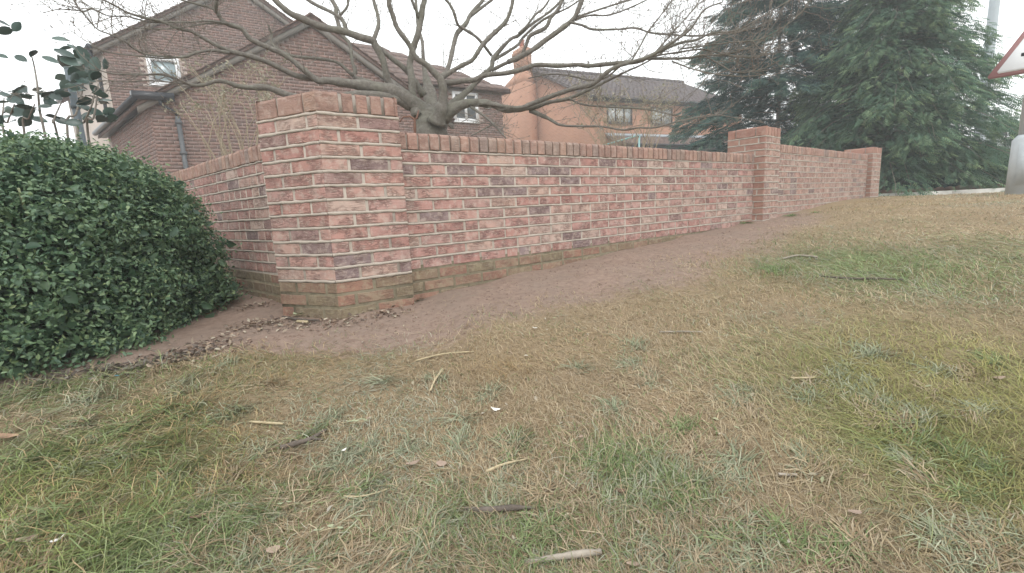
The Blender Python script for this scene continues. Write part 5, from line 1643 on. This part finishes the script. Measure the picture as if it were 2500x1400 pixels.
stick("straw_stalk", "short pale straw lying left of centre near the dark stick", [(609, 1034), (650, 1040), (692, 1045)], [5, 6, 5], M_STRAW, "straw")
stick("straw_stalk", "small tan straw by the straw grass right of centre", [(1930, 930), (1962, 930), (1993, 927)], [5, 5, 4], M_STRAW, "straw")
stick("straw_stalk", "short blunt pale stub at lower right of the verge", [(1900, 1167), (1945, 1169)], [7, 7], M_PTWIG, "straw")
stick("straw_stalk", "long thin curved straw lying along the soil's edge", [(1015, 888), (1082, 870), (1157, 862)], [3, 4, 3], M_STRAW, "straw")
stick("straw_stalk", "thin straight grey stalk lying level across the middle verge", [(1610, 815), (1660, 815), (1716, 817)], [4, 4, 3], M_PTWIG, "straw")
stick("straw_stalk", "hooked pale straw lying left of the bluish tuft", [(840, 1221), (872, 1222), (910, 1214), (950, 1199)], [3, 4, 4, 3], M_STRAW, "straw", fork=[(840, 1221), (848, 1232)])
stick("dead_stick", "long thin dark twig below the far moss green patch", [(2000, 676), (2080, 684), (2140, 686), (2205, 691)], [3, 5, 5, 3], M_DTWIG)
stick("dead_stick", "thin arched grey twig beyond the far grass tuft", [(1910, 637), (1945, 628), (1995, 633)], [4, 5, 4], M_PTWIG)
stick("dead_stick", "dark stick lying in the litter left of the corner pier", [(690, 778), (730, 786), (780, 790)], [5, 7, 5], M_DTWIG)
stick("dead_stick", "pale stick lying in the litter in front of the corner pier", [(726, 790), (752, 793)], [6, 7], M_STRAW)

def flat_leaf(name, label, x_, y_, wpx, m, cat="leaf", rot=0., curl=.25, asp=.55, group=None):
    p = ground(x_, y_); dpt = (p - CAMP) @ FWD
    s = wpx * .85 * dpt / FPX
    V, Qd = [], []
    ns = 5
    rr = np.random.default_rng(int(x_ * 7 + y_))
    for i in range(ns + 1):
        u = i / ns
        wd = asp * .5 * math.sin(math.pi * min(1, .06 + u * .9)) ** .6
        for q, sd in enumerate((-1, 0, 1)):
            V.append(((u - .5) * s, sd * wd * s * rr.uniform(.8, 1.15), (curl * (abs(u - .5) * 1.6 + abs(sd) * .5) + rr.uniform(0, .06)) * s * .5 + .006))
    Qd = [(i * 3 + j, i * 3 + j + 1, i * 3 + 4 + j, i * 3 + 3 + j) for i in range(ns) for j in range(2)]
    o = mk(name, np.array(V), np.array(Qd), m, smooth=True)
    o.location = p + np.array([0, 0, .006]); o.rotation_euler = (rr.normal(0, .15), rr.normal(0, .15), rot - YAW)
    return tag(o, label, cat, group)
M_TANLEAF = simple("tan_leaf", (.33, .215, .145), .8, .25, 30, .2)
M_PINKLEAF = simple("pinkish_leaf", (.31, .235, .185), .8, .2, 30, .2)
M_BRNLEAF = simple("brown_leaf", (.19, .115, .085), .8, .3, 30, .2)
M_PALELEAF = simple("pale_green_leaf", (.30, .33, .21), .7, .15, 30, .1)
M_PAPER = simple("white_scrap", (.72, .71, .67), .8, .08, 20, .1)
M_BLUE = simple("blue_plastic", (.10, .30, .42), .4, .1, 10, 0, .5)
flat_leaf("dead_leaf", "tan curled leaf at the left edge of the picture on grass", 22, 1077, 52, M_TANLEAF)
flat_leaf("dead_leaf", "pinkish torn leaf lying right of the white scrap's tuft, bottom left", 68, 1330, 48, M_PINKLEAF, rot=.7)
flat_leaf("dead_leaf", "notched pale leaf at the bottom left of centre", 462, 1356, 30, M_PINKLEAF, rot=.3, asp=.8)
flat_leaf("dead_leaf", "crumpled pinkish leaf at the bottom near the straw", 668, 1355, 36, M_PINKLEAF, rot=.5, asp=.75)
flat_leaf("dead_leaf", "folded dark leaf left of the leafy sprig, lower left", 485, 1275, 40, M_BRNLEAF, rot=.4)
flat_leaf("dead_leaf", "rounded pink leaf left of the yellow straw stalk", 1078, 1142, 30, M_PINKLEAF, asp=.7)
flat_leaf("dead_leaf", "pale pink leaf beside the rounded pink leaf", 1010, 1143, 40, M_PINKLEAF, rot=.4)
flat_leaf("dead_leaf", "rusty leaf under the green tuft right of centre", 1512, 1210, 32, M_BRNLEAF, rot=.2)
flat_leaf("dead_leaf", "pale leaf at the bottom edge right of the pale grey stick", 1545, 1392, 40, M_PINKLEAF, rot=.2)
flat_leaf("dead_leaf", "small tan leaf above the short stub in the middle grass", 1418, 1077, 24, M_PINKLEAF, rot=1)
flat_leaf("dead_leaf", "whitish narrow leaf above the dark stick", 902, 1030, 18, M_PINKLEAF, rot=1.2)
flat_leaf("dead_leaf", "reddish leaf lying just right of the blue scrap", 236, 942, 26, M_BRNLEAF)
flat_leaf("dead_leaf", "grey pink leaf at the far lower right", 2085, 1264, 40, M_PINKLEAF, rot=.1)
flat_leaf("dead_leaf", "pale leaf fragment on the darker right side of the verge", 2440, 932, 28, M_PINKLEAF, rot=-.4)
flat_leaf("white_scrap", "white crumpled scrap at the bottom left in green grass", 152, 1330, 38, M_PAPER, "scrap", rot=.5, curl=.5, asp=.4)
flat_leaf("white_scrap", "white oblong scrap in the middle of the dry grass", 1208, 1010, 27, M_PAPER, "scrap", curl=.5, asp=.45)
flat_leaf("white_scrap", "tiny white scrap below the dark stick", 843, 1108, 14, M_PAPER, "scrap", rot=.6, curl=.5)
flat_leaf("white_scrap", "small pale scrap on the bare soil right of the pier", 1305, 808, 14, M_PAPER, "scrap", curl=.4)
flat_leaf("blue_scrap", "small blue plastic scrap in grass in front of the bush", 290, 926, 17, M_BLUE, "scrap", rot=.3, curl=.4)
for (cx, cy, lab, cnt) in ((712, 1245, "fallen sprig of pale green leaves below the dark stick", 4), (805, 1306, "fallen pale sprig with narrow leaves near the bottom centre left", 5), (880, 1040, "withered pale sprig above the dark stick's right end", 6), (735, 775, "silvery sprig of small leaves against the corner pier's foot", 6)):
    p = ground(cx, cy)
    root = tag(empty("leaf_sprig", tuple(p)), lab, "sprig")
    rr = np.random.default_rng(cx)
    dpt = (p - CAMP) @ FWD
    mb = MB(); L = 52 * dpt / FPX
    P = spline([-HR * L * .5 + [0, 0, .008], HR * 0 + [0, 0, .016], HR * L * .5 + HF * .01 + [0, 0, .010]], 3); mb.tube(P, .0015, 5); mb.build("stalk", M_STRAW, root)
    for i in range(cnt):
        o = flat_leaf("leaf", "x", cx, cy, 18, M_PALELEAF, rot=0, asp=.42)
        for kk in ("label", "category"): del o[kk]
        o.parent = root; u = i / (cnt - 1) - .5
        o.location = HR * L * u + HF * rr.uniform(-.008, .012) + np.array([0, 0, .012]); o.rotation_euler = (rr.normal(0, .3), rr.normal(0, .3), -YAW + rr.uniform(-.7, .7))

# ------------------------------------------------------------------ thin haze of the damp day
hm = bpy.data.materials.new("haze_air"); hm.use_nodes = True
t_ = hm.node_tree; t_.nodes.clear()
ho = t_.nodes.new("ShaderNodeOutputMaterial"); pv = t_.nodes.new("ShaderNodeVolumePrincipled")
pv.inputs["Color"].default_value = (.90, .96, .98, 1); pv.inputs["Density"].default_value = .0052
t_.links.new(pv.outputs[0], ho.inputs["Volume"])
hz_ = MB(); hz_.box(-130, 160, -70, 210, -2.0, 14)
hz_o = hz_.build("haze", hm, kind="stuff")
S.cycles.volume_bounces = 1
S.cycles.volume_step_rate = 5
S.cycles.volume_max_steps = 64
